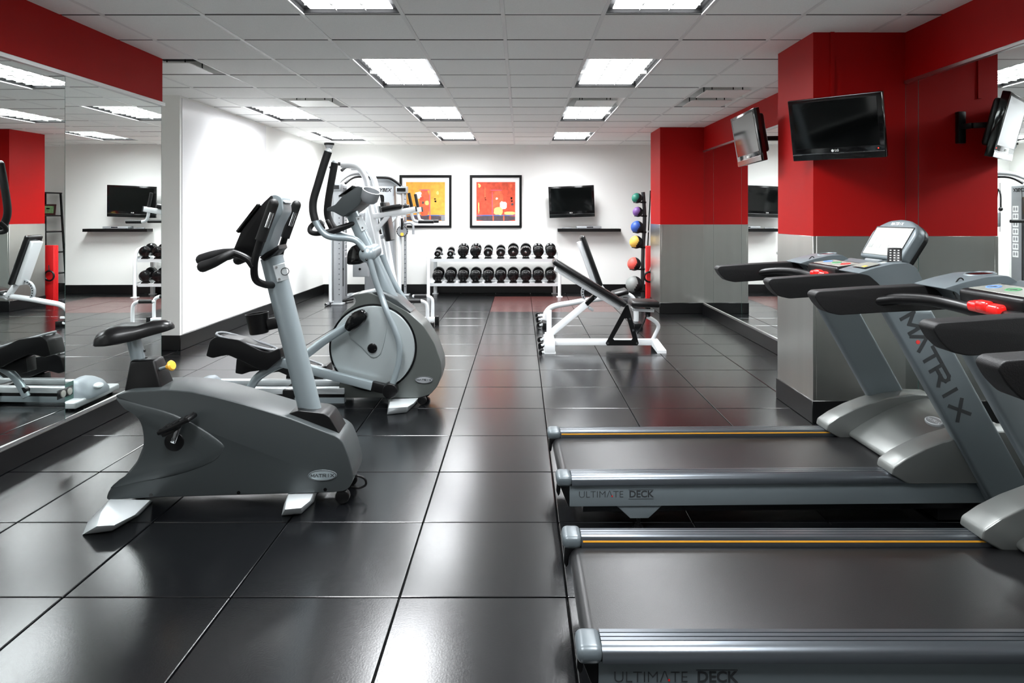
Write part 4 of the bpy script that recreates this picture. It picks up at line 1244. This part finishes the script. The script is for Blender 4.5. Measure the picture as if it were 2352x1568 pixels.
# ================================================================== BENCHES
def front_bench():
    f = Fr(.85, 7.08, 0)
    t = thing('incline_bench', 'white weight bench with long black reclined backrest and triangular black bracket', 'weight bench', (f.x, f.y, 0))
    P = lambda u, v, y=0.0: Vector(f.p3(u, v, y))
    g = G(); g.bar(P(1268, 785), P(1506, 785), .065, .062, .006); ob('base_beam', g, 'machine_white', t)
    g = G(); g.bar(P(1261, 790), P(1261, 712), .055, .05, .006); ob('rear_post', g, 'machine_white', t)
    a = P(1262, 790)
    g = G(); g.box(a.x - .06, a.x + .055, -.19, .19, .0, .012); g.box(a.x - .055, a.x + .05, -.19, .19, .005, .13, .006, 2); g.box(a.x - .045, a.x + .035, -.12, .12, .1, .165, .006, 2); ob('rear_foot', g, 'machine_white', t)
    b_ = P(1507, 790)
    g = G()
    for s_ in (-1, 1):
        b2 = bmesh.new()
        A = [b2.verts.new(p) for p in ((b_.x - .05, s_ * .02, .12), (b_.x + .01, s_ * .02, .12), (b_.x + .01, s_ * .02, .05), (b_.x - .05, s_ * .02, .05))]
        B = [b2.verts.new(p) for p in ((b_.x - .02, s_ * .17, .03), (b_.x + .07, s_ * .17, .03), (b_.x + .07, s_ * .17, .0), (b_.x - .02, s_ * .17, .0))]
        b2.faces.new(A); b2.faces.new(B[::-1])
        for k in range(4): b2.faces.new((A[k], A[(k + 1) % 4], B[(k + 1) % 4], B[k]))
        bmesh.ops.recalc_face_normals(b2, faces=b2.faces)
        g.add(b2)
    ob('front_foot', g, 'machine_white', t)
    g = G(); g.bar(P(1264, 766), P(1349, 696), .05, .065, .006); ob('diagonal_strut', g, 'machine_white', t)
    g = G(); g.bar(P(1346, 698), P(1374, 672), .07, .045, .006); br = ob('ladder_bracket', g, 'black_plastic', t)
    for u, v in ((1372, 672), (1376, 669), (1367, 684)):
        c = P(u, v, -.036); g = G(); g.cyl(c, c + Vector((0, -.006, 0)), .011, n=10); ob('bolt', g, 'chrome', br)
    g = G(); g.bar(P(1352, 705), P(1362, 712), .09, .03, .004); ob('latch', g, 'machine_silver', br)
    # backrest
    p0, p1 = P(1270, 598), P(1434, 698)
    d = (p1 - p0).normalized(); nrm = Vector((-d.z, 0, d.x)); nrm = nrm if nrm.z > 0 else -nrm
    g = G(); g.bar(p0, p1, .27, .06, .024, up=nrm, seg=4); ob('backrest', g, 'vinyl_black', t)
    g = G(); g.bar(p0 - nrm * .055 + d * .06, p1 - nrm * .055 - d * .03, .16, .05, .006, up=nrm); ob('back_plate', g, 'machine_white', t)
    # seat
    s0, s1 = P(1446, 695), P(1511, 696)
    g = G(); g.bar(s0, s1, .30, .062, .024, seg=4); ob('seat', g, 'vinyl_black', t)
    g = G(); g.bar(P(1450, 709), P(1500, 712), .12, .03, .004); ob('seat_plate', g, 'machine_white', t)
    # triangular brackets
    for y in (-.062, .062):
        o_ = f.pl([(1438, 700), (1443, 700), (1467, 788), (1464, 793), (1394, 793), (1391, 788)], y)
        i_ = f.pl([(1434, 731), (1440, 731), (1453, 777), (1450, 781), (1411, 781), (1408, 777)], y)
        b2 = bmesh.new()
        for yy in (y - .005, y + .005): pass
        n_ = len(o_)
        rings = []
        for yy in (y - .006, y + .006):
            rings.append(([b2.verts.new((p[0], yy, p[1])) for p in o_], [b2.verts.new((p[0], yy, p[1])) for p in i_]))
        for k in range(n_):
            k2 = (k + 1) % n_
            for (O, I) in rings: b2.faces.new((O[k], O[k2], I[k2], I[k]))
            b2.faces.new((rings[0][0][k], rings[1][0][k], rings[1][0][k2], rings[0][0][k2]))
            b2.faces.new((rings[0][1][k], rings[0][1][k2], rings[1][1][k2], rings[1][1][k]))
        bmesh.ops.recalc_face_normals(b2, faces=b2.faces)
        g = G(); g.add(b2); pb = ob('triangle_bracket', g, 'black_plastic', t)
        if y < 0:
            for u, v in ((1396, 788), (1463, 788), (1447, 732), (1454, 758)):
                c = P(u, v, y - .005); g = G(); g.cyl(c, c + Vector((0, -.006, 0)), .012, n=10); ob('bolt', g, 'chrome', pb)
    g = G(); g.bar(P(1487, 705), P(1487, 726), .08, .05, .006); sb = ob('seat_bracket', g, 'black_plastic', t)
    for u, v in ((1484, 709), (1490, 709), (1487, 724)):
        c = P(u, v, -.041); g = G(); g.cyl(c, c + Vector((0, -.005, 0)), .009, n=10); ob('bolt', g, 'chrome', sb)
    g = G(); g.tube([P(1486, 727), P(1498, 733), (P(1509, 742)), P(1512, 752), P(1504, 770), P(1499, 780)], .02, 10, 4); ob('seat_support', g, 'machine_white', t)
    g = G(); g.tube([P(1484, 726), P(1478, 742), P(1464, 766)], .008, 8, 3); ob('support_rod', g, 'black_plastic', t)
    for u, v in ((1242, 786), (1244, 802)):
        c = P(u, v)
        for s_ in (-1, 1):
            g = G(); g.cyl((c.x, s_ * .15 - .015, c.z), (c.x, s_ * .15 + .015, c.z), .032, n=18, bev=.005); wh = ob('wheel', g, 'black_plastic', t)
            g = G(); g.bar((c.x, s_ * .15, c.z), (a.x - .04, s_ * .15, c.z + .02), .036, .024, .003); ob('wheel_fork', g, 'machine_white', wh)
front_bench()

def rear_bench():
    f = Fr(.85, 8.60, 0)
    t = thing('upright_bench', 'white bench with steep black backrest and curved frame, farther from camera', 'weight bench', (f.x, f.y, 0))
    P = lambda u, v, y=0.0: Vector(f.p3(u, v, y))
    g = G(); g.tube([P(1252, 735), P(1254, 720), P(1262, 709), P(1276, 702), P(1310, 696), P(1345, 690), P(1392, 684), P(1430, 680)], .034, 10, 4, ry=.03); ob('main_frame', g, 'machine_white', t)
    g = G(); g.tube([P(1392, 684), P(1430, 676), P(1448, 680), P(1458, 695), P(1461, 720), P(1461, 738)], .032, 10, 4, ry=.03); ob('front_leg', g, 'machine_white', t)
    e = P(1461, 740); g = G(); g.box(e.x - .05, e.x + .05, -.2, .2, .0, .06, .006, 2); ob('front_foot', g, 'black_plastic', t)
    e = P(1251, 740); g = G(); g.box(e.x - .03, e.x + .03, -.22, .22, .0, .07, .006, 2); ob('rear_foot', g, 'black_plastic', t)
    for u, v in ((1236, 728), (1238, 741)):
        c = P(u, v)
        for s_ in (-1, 1):
            g = G(); g.cyl((c.x, s_ * .16 - .016, max(.033, c.z)), (c.x, s_ * .16 + .016, max(.033, c.z)), .033, n=18, bev=.005); wh = ob('wheel', g, 'black_plastic', t)
            g = G(); g.bar((c.x, s_ * .16, max(.033, c.z)), (e.x, s_ * .16, max(.05, c.z)), .038, .026, .003); ob('wheel_fork', g, 'machine_white', wh)
    p0, p1 = P(1336, 541), P(1378, 655)
    d = (p1 - p0).normalized(); nrm = Vector((-d.z, 0, d.x)); nrm = nrm if nrm.x > 0 else -nrm
    g = G(); g.bar(p0, p1, .28, .058, .024, up=nrm, seg=4); ob('backrest', g, 'vinyl_black', t)
    g = G(); g.bar(p0 - nrm * .055 + d * .06, p1 - nrm * .06 - d * .02, .17, .055, .006, up=nrm); bp = ob('back_plate', g, 'machine_white', t)
    g = G(); g.bar(P(1406, 676), P(1441, 667), .28, .06, .024, seg=4); ob('seat', g, 'vinyl_black', t)
    g = G(); g.tube([P(1400, 690), P(1415, 682), P(1440, 676)], .02, 8, 3); ob('seat_bar', g, 'machine_white', t)
    c = P(1362, 672)
    arc = [(c.x + .15 * math.cos(a), c.z + .15 * math.sin(a)) for a in [R(95 + 8 * k) for k in range(18)]]
    inn = [(c.x + .115 * math.cos(a), c.z + .115 * math.sin(a)) for a in [R(95 + 8 * k) for k in range(17, -1, -1)]]
    g = G(); g.prism(arc + inn, -.02, .02, 'xz', 0); ar = ob('angle_arc', g, 'machine_silver', t)
    g = G()
    for k in range(9):
        a = R(105 + 14 * k); g.cyl((c.x + .132 * math.cos(a), -.022, c.z + .132 * math.sin(a)), (c.x + .132 * math.cos(a), .022, c.z + .132 * math.sin(a)), .008, n=8)
    ob('pin_holes', g, 'iron_black', ar)
    g = G(); g.bar(P(1378, 655), P(1400, 684), .07, .05, .006); ob('hinge_bracket', g, 'machine_white', t)
rear_bench()

# ================================================================== MEDICINE BALLS
t = thing('ball_rack', 'dark grey pole rack holding a column of medicine balls', 'ball rack', (1.955, 10.99, 0))
f = Fr(1.955, 10.99, 0)
pole = [f.p3(u, v, 0) for u, v in ((1476, 694), (1476, 640), (1477, 573), (1479.5, 530), (1480.5, 496), (1479, 465), (1477, 441))]
g = G(); g.tube(pole, .03, 12, 3); ob('pole', g, 'machine_grey', t)
MATS['rack_grey'] = M('rack_grey', (52, 53, 56), .4)
t.children[0].data.materials[0] = MATS['rack_grey']
g = G(); g.box(-.34, .02, -.03, .03, 0, .05, .006, 2); g.box(-.05, .05, -.3, .3, 0, .045, .006, 2); ob('base', g, 'rack_grey', t)
balls = [('green', 1463, 455, 12), ('purple', 1465, 486.5, 11.8), ('blue', 1463.5, 521.5, 14.6), ('yellow', 1461, 556, 15), ('red', 1456.5, 606, 15.5), ('grey', 1456.5, 653, 19.3)]
for nm, u, v, rp in balls:
    c = Vector(f.p3(u, v, -.02)); r = rp / F * 10.97
    pp = min(pole, key=lambda p: abs(p[2] - (c.z - r * .75)))
    zr = c.z - r * .80; rr = r * .62
    g = G(); g.ring((c.x, c.y, zr), rr, .008, 'z', 24); g.cyl((c.x + rr, c.y, zr), (pp[0] + .02, 0, zr), .012, n=8); g.cyl((pp[0], 0, zr - .014), (pp[0], 0, zr + .014), .038, n=16); ob('ball_cradle', g, 'black_plastic', t)
    bt = thing('medicine_ball', '%s and black medicine ball on the ball rack' % nm, 'medicine ball', (f.x + c.x, f.y + c.y, c.z), 0, 'medicine balls on the pole rack')
    # coloured half with a wavy seam, black half
    for part, mm in ((0, 'ball_' + nm), (1, 'ball_black')):
        b = bmesh.new()
        bmesh.ops.create_uvsphere(b, u_segments=40, v_segments=24, radius=r)
        dl = []
        for fc in b.faces:
            q = fc.calc_center_median() / r
            side = (q.x - .16 - .26 * math.sin(2.4 * q.z + .7)) - .18 * q.y
            if (side > 0) != (part == 1): dl.append(fc)
        bmesh.ops.delete(b, geom=dl, context='FACES')
        g = G(); g.add(b); ob('shell' if part == 0 else 'dark_shell', g, mm, bt, ang=60)

# red folded mat and rubber loop beside the rack
t = thing('folded_mat', 'red folded exercise mat standing on end beside the ball rack', 'exercise mat', (2.03, 10.56, 0))
for k in range(3):
    g = G(); g.box(-.12, .13, -.055 + k * .038, -.02 + k * .038, 0, .905, .008, 2); ob('mat_panel', g, 'red_mat', t)
t = thing('rubber_loop', 'black rubber loop hanging by the red mat', 'exercise band', (1.945, 10.46, .44))
g = G(); g.ring((0, 0, 0), .075, .014, 'y', 24); ob('band', g, 'black_plastic', t)
g = G(); g.bar((0, .0, .07), (.03, .03, .16), .012, .012); g.cyl((.01, .02, .08), (.06, .06, .08), .012, n=8); ob('hook', g, 'iron_black', t)

t = thing('exercise_pole', 'thin black exercise pole leaning behind the ball rack', 'pole', (2.07, 11.50, 0))
g = G(); g.cyl((0, 0, .0), (.085, .0, 1.78), .011, n=10); ob('shaft', g, 'iron_black', t)
for z in (.75, 1.10):
    g = G(); g.cyl((.0478 * z, 0, z - .015), (.0478 * z + .0015, 0, z + .015), .014, n=10); ob('collar', g, 'machine_silver', t)
# ladder shelf behind the far pillar (seen in the mirror)
t = thing('ladder_shelf', 'black ladder shelf holding a small framed photo, seen in the left mirror', 'shelf', (3.02, 11.78, 0))
for y in (-.30, .30):
    g = G(); g.bar((-.19, y, 0), (-.08, y, 1.76), .028, .028, .003); ob('leg', g, 'iron_black', t)
    g = G(); g.bar((.20, y, 0), (.20, y, 1.76), .028, .028, .003); ob('leg', g, 'iron_black', t)
for z, x0 in ((.35, -.17), (.72, -.15), (1.08, -.12), (1.36, -.105), (1.76, -.09)):
    g = G(); g.box(x0, .22, -.33, .33, z - .012, z + .012, .002, 1); ob('shelf_board', g, 'iron_black', t)
g = G(); g.bar((.2, -.3, 1.08), (.2, .3, 1.74), .008, .008); g.bar((.2, .3, 1.08), (.2, -.3, 1.74), .008, .008); ob('cross_brace', g, 'iron_black', t)
t = thing('photo_frame', 'small wine-red photo frame with green picture on the ladder shelf', 'photo frame', (2.88, 11.68, 1.372), R(-15))
Tp = Matrix.Rotation(R(-12), 4, 'X')
g = G()
for a in ((-.12, .12, 0, .03), (-.12, .12, .16, .19), (-.12, -.09, .03, .16), (.09, .12, .03, .16)): g.box(a[0], a[1], -.01, .01, a[2], a[3], .002, 1, Tp)
ob('frame', g, 'frame_wine', t)
g = G(); g.box(-.095, .095, -.003, .004, .025, .165, 0, 1, Tp); ob('photo', g, 'photo_green', t)
g = G(); g.bar((0, .01, .12), (0, .09, .0), .05, .006); ob('prop', g, 'iron_black', t)

# ================================================================== CABLE MACHINE
def cable_machine():
    ox, oy = -2.6, 11.4
    t = thing('cable_machine', 'silver cable weight machine with two stacks in the back left corner', 'cable machine', (ox, oy, 0))
    L = lambda x, y, z: (x - ox, y - oy, z)
    def bx(name, x0, x1, y0, y1, z0, z1, m, bev=.01, par=None):
        g = G(); g.box(x0 - ox, x1 - ox, y0 - oy, y1 - oy, z0, z1, bev, 3); return ob(name, g, m, par or t)
    # right tower (faces the room front), left tower (faces the right)
    rt = bx('right_tower', -2.66, -2.15, 11.76, 11.96, .02, 1.88, 'machine_silver', .04)
    g = G(); g.prism(fil([(-2.42 - ox, 1.05), (-2.32 - ox, 1.05), (-2.32 - ox, 1.72), (-2.42 - ox, 1.72)], .05, 4), 11.756 - oy, 11.764 - oy, 'xz', .002, 1); ob('stack_slot', g, 'gloss_black', rt)
    text('lettering', 'CYBEX', .085, 'iron_black', rt, axes(L(-2.335, 11.758, 1.795), (1, 0, 0), (0, -1, 0)), bold=.002, shear=.25)
    g = G(); g.prism(fil([(-2.68 - ox, 1.86), (-2.13 - ox, 1.86), (-2.16 - ox, 1.93), (-2.28 - ox, 1.985), (-2.52 - ox, 1.985), (-2.64 - ox, 1.93)], .02, 3), 11.78 - oy, 11.94 - oy, 'xz', .015, 2); ob('tower_cap', g, 'machine_silver', rt)
    lt = bx('left_tower', -2.99, -2.80, 10.76, 11.20, .02, 1.86, 'machine_grey', .03)
    g = G(); g.prism(fil([(10.88 - oy, .25), (10.95 - oy, .25), (10.95 - oy, 1.66), (10.88 - oy, 1.66)], .034, 4), -2.803 - ox, -2.797 - ox, 'yz', .002, 1); ob('stack_slot', g, 'gloss_black', lt)
    text('lettering', 'CYBEX', .080, 'iron_black', lt, axes(L(-2.797, 11.0, 1.77), (0, 1, 0), (1, 0, 0)), bold=.002, shear=.25)
    for k in range(7):
        z = 1.52 - k * .12
        pc = bx('exercise_placard', -2.80, -2.7975, 11.02, 11.15, z - .1, z, 'mat_board', 0, lt)
        g = G()
        for a in range(2):
            y = 11.04 + a * .055 - oy; g.box(-2.7978 - ox, -2.7968 - ox, y, y + .035, z - .075, z - .025); g.box(-2.7978 - ox, -2.7968 - ox, y + .012, y + .022, z - .022, z - .012)
        ob('placard_print', g, 'machine_grey', pc)
    # adjustable columns
    cl = bx('left_column', -2.86, -2.75, 10.58, 10.68, .02, 1.80, 'machine_silver', .008)
    g = G()
    for k in range(20): g.cyl((-2.775 - ox, 10.578 - oy, .16 + k * .078), (-2.775 - ox, 10.583 - oy, .16 + k * .078), .007, n=8)
    ob('pin_holes', g, 'iron_black', cl)
    g = G(); g.cyl((-2.92 - ox, 10.63 - oy, .05), (-2.92 - ox, 10.63 - oy, 1.78), .026, n=16); ob('guide_tube', g, 'machine_white', cl)
    cr = bx('right_column', -1.985, -1.945, 11.76, 11.82, .02, 1.80, 'machine_grey', .006)
    g = G()
    for k in range(20): g.cyl((-1.965 - ox, 11.757 - oy, .16 + k * .078), (-1.965 - ox, 11.763 - oy, .16 + k * .078), .007, n=8)
    ob('pin_holes', g, 'iron_black', cr)
    g = G(); g.cyl((-2.065 - ox, 11.79 - oy, .05), (-2.065 - ox, 11.79 - oy, 1.76), .036, n=16); ob('guide_tube', g, 'machine_white', cr)
    for (x, y) in ((-2.83, 10.62), (-2.01, 11.78)):
        b_ = bx('column_head', x - .11, x + .09, y - .06, y + .06, 1.74, 1.86, 'machine_silver', .015)
        g = G(); g.box(x - .085 - ox, x + .06 - ox, y - .064 - oy, y - .058 - oy, 1.77, 1.83); ob('head_label', g, 'iron_black', b_)
        bx('column_foot', x - .12, x + .12, y - .08, y + .08, 0, .03, 'machine_silver', .006)
    # carriage, pulley and handle on the right column
    x, y = -2.0, 11.70
    z = CAMH - (531 - VC) / F * 11.7
    g = G(); g.cyl(L(x, y - .03, z), L(x, y + .02, z), .092, n=32, bev=.006); pu = ob('pulley_wheel', g, 'machine_grey', t)
    g = G()
    for k in range(16):
        a = 2 * PI * k / 16; g.box(-.014, .014, -.034, .024, .082, .094, 0, 1, Matrix.Translation(L(x, y, z)) @ Matrix.Rotation(a, 4, 'Y'))
    ob('pulley_rim', g, 'iron_black', pu)
    g = G(); g.cyl(L(x, y - .036, z - .05), L(x, y - .03, z - .05), .028, n=16); ob('warning_sticker', g, 'yellow_plastic', pu)
    g = G(); g.box(x - .04 - ox, x + .04 - ox, y - .04 - oy, y + .05 - oy, z + .05, z + .24, .012, 2); ob('carriage', g, 'chrome', t)
    g = G(); g.tube([L(x, y - .05, z + .22), L(x + .005, y - .06, z + .12), L(x, y - .06, z + .03)], .022, 8, 3); ob('carabiner', g, 'iron_black', t)
    g = G(); g.tube([L(x + .03, y, z + .13), L(x + .13, y, z + .14), L(x + .18, y, z + .10), L(x + .185, y, z - .05)], .02, 10, 4); ob('carriage_lever', g, 'machine_grey', t)
    # top arches and pull-up bar
    g = G(); g.tube([L(-2.83, 10.64, 1.84), L(-2.80, 10.8, 1.93), L(-2.72, 11.0, 2.02), L(-2.62, 11.3, 2.05), L(-2.55, 11.7, 1.99)], .035, 12, 5); ob('top_arch', g, 'machine_silver', t)
    g = G(); g.tube([L(-2.02, 11.78, 1.82), L(-2.12, 11.76, 1.92), L(-2.24, 11.72, 1.99), L(-2.40, 11.70, 2.01), L(-2.6, 11.70, 2.0)], .035, 12, 5); ob('top_arch', g, 'machine_silver', t)
    g = G(); g.tube([L(-2.0, 11.55, 1.86), L(-2.10, 11.5, 1.94), L(-2.20, 11.42, 1.985), L(-2.42, 11.2, 1.985), L(-2.6, 11.05, 1.985), L(-2.68, 10.95, 1.95), L(-2.75, 10.85, 1.87)], .02, 10, 5); ob('pull_up_bar', g, 'black_plastic', t)
    # low stack, cables, rope
    bx('stack_guard', -2.78, -2.52, 11.45, 11.55, .35, .80, 'machine_silver', .01)
    g = G(); g.cyl(L(-2.66, 11.44, .48), L(-2.66, 11.45, .48), .02, n=14); ob('guard_knob', g, 'iron_black', t)
    bx('side_plate', -2.76, -2.56, 11.35, 11.42, 1.18, 1.42, 'machine_grey', .02)
    g = G(); g.cyl(L(-2.70, 11.3, 1.1), L(-2.70, 11.3, 1.9), .004, n=6); g.cyl(L(-2.74, 10.86, .1), L(-2.74, 10.86, 1.8), .004, n=6); ob('cable', g, 'iron_black', t)
    bx('base_rail', -2.9, -2.0, 11.72, 11.80, .0, .05, 'machine_silver', .01)
    bx('base_rail', -2.92, -2.84, 10.6, 11.75, .0, .05, 'machine_silver', .01)
    rp = thing('triceps_rope', 'black two-ended rope hanging on the cable machine, seen in right mirror', 'rope', (-2.76, 11.42, 1.80))
    g = G(); g.tube([(0, -.05, -.30), (0, -.045, -.1), (0, 0, 0), (0, .045, -.12), (0, .055, -.40)], .014, 8, 5); ob('cord', g, 'black_plastic', rp)
    for yy, zz in ((-.05, -.33), (.055, -.43)):
        g = G(); g.sphere((0, yy, zz), .034, 14); ob('rubber_end', g, 'black_plastic', rp)
    return t
cable_machine()

# ================================================================== PULL-UP AND DIP STATION
def dip_station():
    f = Fr(-1.5, 8.45, 0)
    t = thing('dip_station', 'white pull-up and dip station with black arm pads behind the elliptical', 'dip station', (f.x, f.y, 0))
    YN, YFAR = -.25, .25
    for yl in (YN, YFAR):
        def P(u, v):
            a = f.ray(u, v, YN); return Vector((a[0], yl, a[1]))
        g = G(); g.tube([P(783, 378), P(808, 379), P(824, 386), P(836, 402), P(842, 420), P(848, 462), P(858, 508), P(868, 553), P(884, 640), P(898, 700), P(906, 752)], .036, 10, 4, ry=.028); ob('post', g, 'machine_white', t)
        g = G(); g.bar(P(858, 497), P(955, 480), .055, .06, .006); ob('arm', g, 'machine_white', t)
        e = P(955, 480); g = G(); g.bar(e, e + Vector((.012, 0, .002)), .056, .062); ob('end_plug', g, 'dark_print', t)
        g = G(); g.bar(P(876, 481), P(925, 473), .12, .06, .022, seg=4); ob('arm_pad', g, 'vinyl_black', t)
        g = G(); g.bar(P(892, 495), P(862, 532), .045, .05, .006); ob('arm_brace', g, 'machine_white', t)
        g = G(); g.tube([P(946, 476), P(942, 458), P(939, 443)], .019, 10, 2); ob('upright_grip', g, 'soft_black', t)
        g = G(); g.tube([P(945, 486), P(947, 497), P(951, 506), P(960, 509), P(966, 509)], .018, 10, 4); ob('dip_tube', g, 'machine_white', t)
        g = G(); g.tube([P(961, 509), P(978, 509), P(996, 509)], .021, 10, 1); ob('dip_grip', g, 'soft_black', t)
        a = P(784, 377); g = G(); g.tube([a, a + Vector((-.06, -.04, .0)), a + Vector((-.10, -.10, -.05))], .02, 10, 3); ob('pull_up_grip', g, 'soft_black', t)
        b_ = P(906, 752)
        xe = (1000 - UC) / F * 8.69 - f.x
        g = G(); g.box(b_.x - .5, xe, yl - .03, yl + .03, .03, .095, .005, 2); ob('base_beam', g, 'machine_white', t)
        g = G(); g.box(xe - .005, xe + .045, yl - .04, yl + .04, .0, .11, .008, 2); ob('rubber_foot', g, 'black_plastic', t)
        g = G(); g.box(b_.x - .53, b_.x - .49, yl - .04, yl + .04, 0, .11, .008, 2); ob('rubber_foot', g, 'black_plastic', t)
        xh = xe - .035
        g = G(); g.tube([(xh, yl, .07), (xh, yl, .26), (xh - .015, yl, .33), (xh - .07, yl, .36), (xh - .09, yl, .36)], .021, 10, 4); g.sphere((xh - .24, yl, .36), .02, 10); ob('step_handle', g, 'machine_white', t)
        g = G(); g.tube([(xh - .075, yl, .36), (xh - .15, yl, .36), (xh - .23, yl, .36)], .024, 10, 1); ob('step_grip', g, 'soft_black', t)
    b_ = f.ray(906, 752, YN)
    for x in (b_[0] - .42, b_[0] + .02):
        g = G(); g.box(x - .03, x + .03, YN, YFAR, .035, .09, .005, 2); ob('cross_beam', g, 'machine_white', t)
    for (u, v) in ((795, 378), (866, 545)):
        p = f.ray(u, v, YN); g = G(); g.box(p[0] - .025, p[0] + .025, YN, YFAR, p[1] - .025, p[1] + .025, .005, 2); ob('cross_bar', g, 'machine_white', t)
    a, b2 = f.ray(862, 463, YN), f.ray(876, 555, YN)
    g = G(); g.bar((a[0] + .06, 0, a[1]), (b2[0] + .06, 0, b2[1]), .30, .07, .02, up=(1, 0, .2), seg=3); ob('back_pad', g, 'vinyl_black', t)
    g = G(); g.bar((a[0], 0, a[1] - .05), (b2[0], 0, b2[1] + .05), .2, .02, .003, up=(1, 0, .2)); ob('pad_plate', g, 'machine_silver', t)
dip_station()

# short bar on the floor
t = thing('weight_bar', 'short black bar with chrome end lying on floor by the cable machine', 'weight bar', (-2.93, 10.47, 0))
g = G(); g.cyl((0, 0, .025), (.24, .62, .025), .016, n=12); ob('shaft', g, 'black_plastic', t)
g = G(); g.cyl((-.012, -.03, .025), (.012, .03, .025), .025, n=16, bev=.004); ob('collar', g, 'chrome', t)

# dome camera at the ceiling corner
t = thing('dome_camera', 'small black dome security camera on the ceiling by the back left corner', 'camera', (-3.27, 11.82, ZC))
g = G(); g.cyl((0, 0, -.045), (0, 0, 0), .085, n=28, bev=.008); ob('housing', g, 'black_plastic', t)
g = G(); g.lathe([(0, -.125), (.03, -.118), (.055, -.095), (.066, -.06), (.066, -.045), (0, -.045)], None, 24); ob('dome', g, 'machine_grey', t)

# outlet cover set into the left mirror
t = thing('mirror_outlet', 'electrical outlet in a glass cut-out low on the left mirror', 'outlet', (XM + .001, 4.235, .30))
g = G(); g.box(0, .008, -.09, .08, -.055, .055, .001, 1); ob('glass_plate', g, 'mirror_edge', t)
g = G(); g.box(.008, .012, -.075, .065, -.025, .03, .001, 1); ob('backing', g, 'gloss_black', t)
for y in (-.03, .03):
    g = G(); g.cyl((.010, y, .0), (.02, y, .0), .022, n=16, bev=.003); ob('socket', g, 'lcd_face', t)
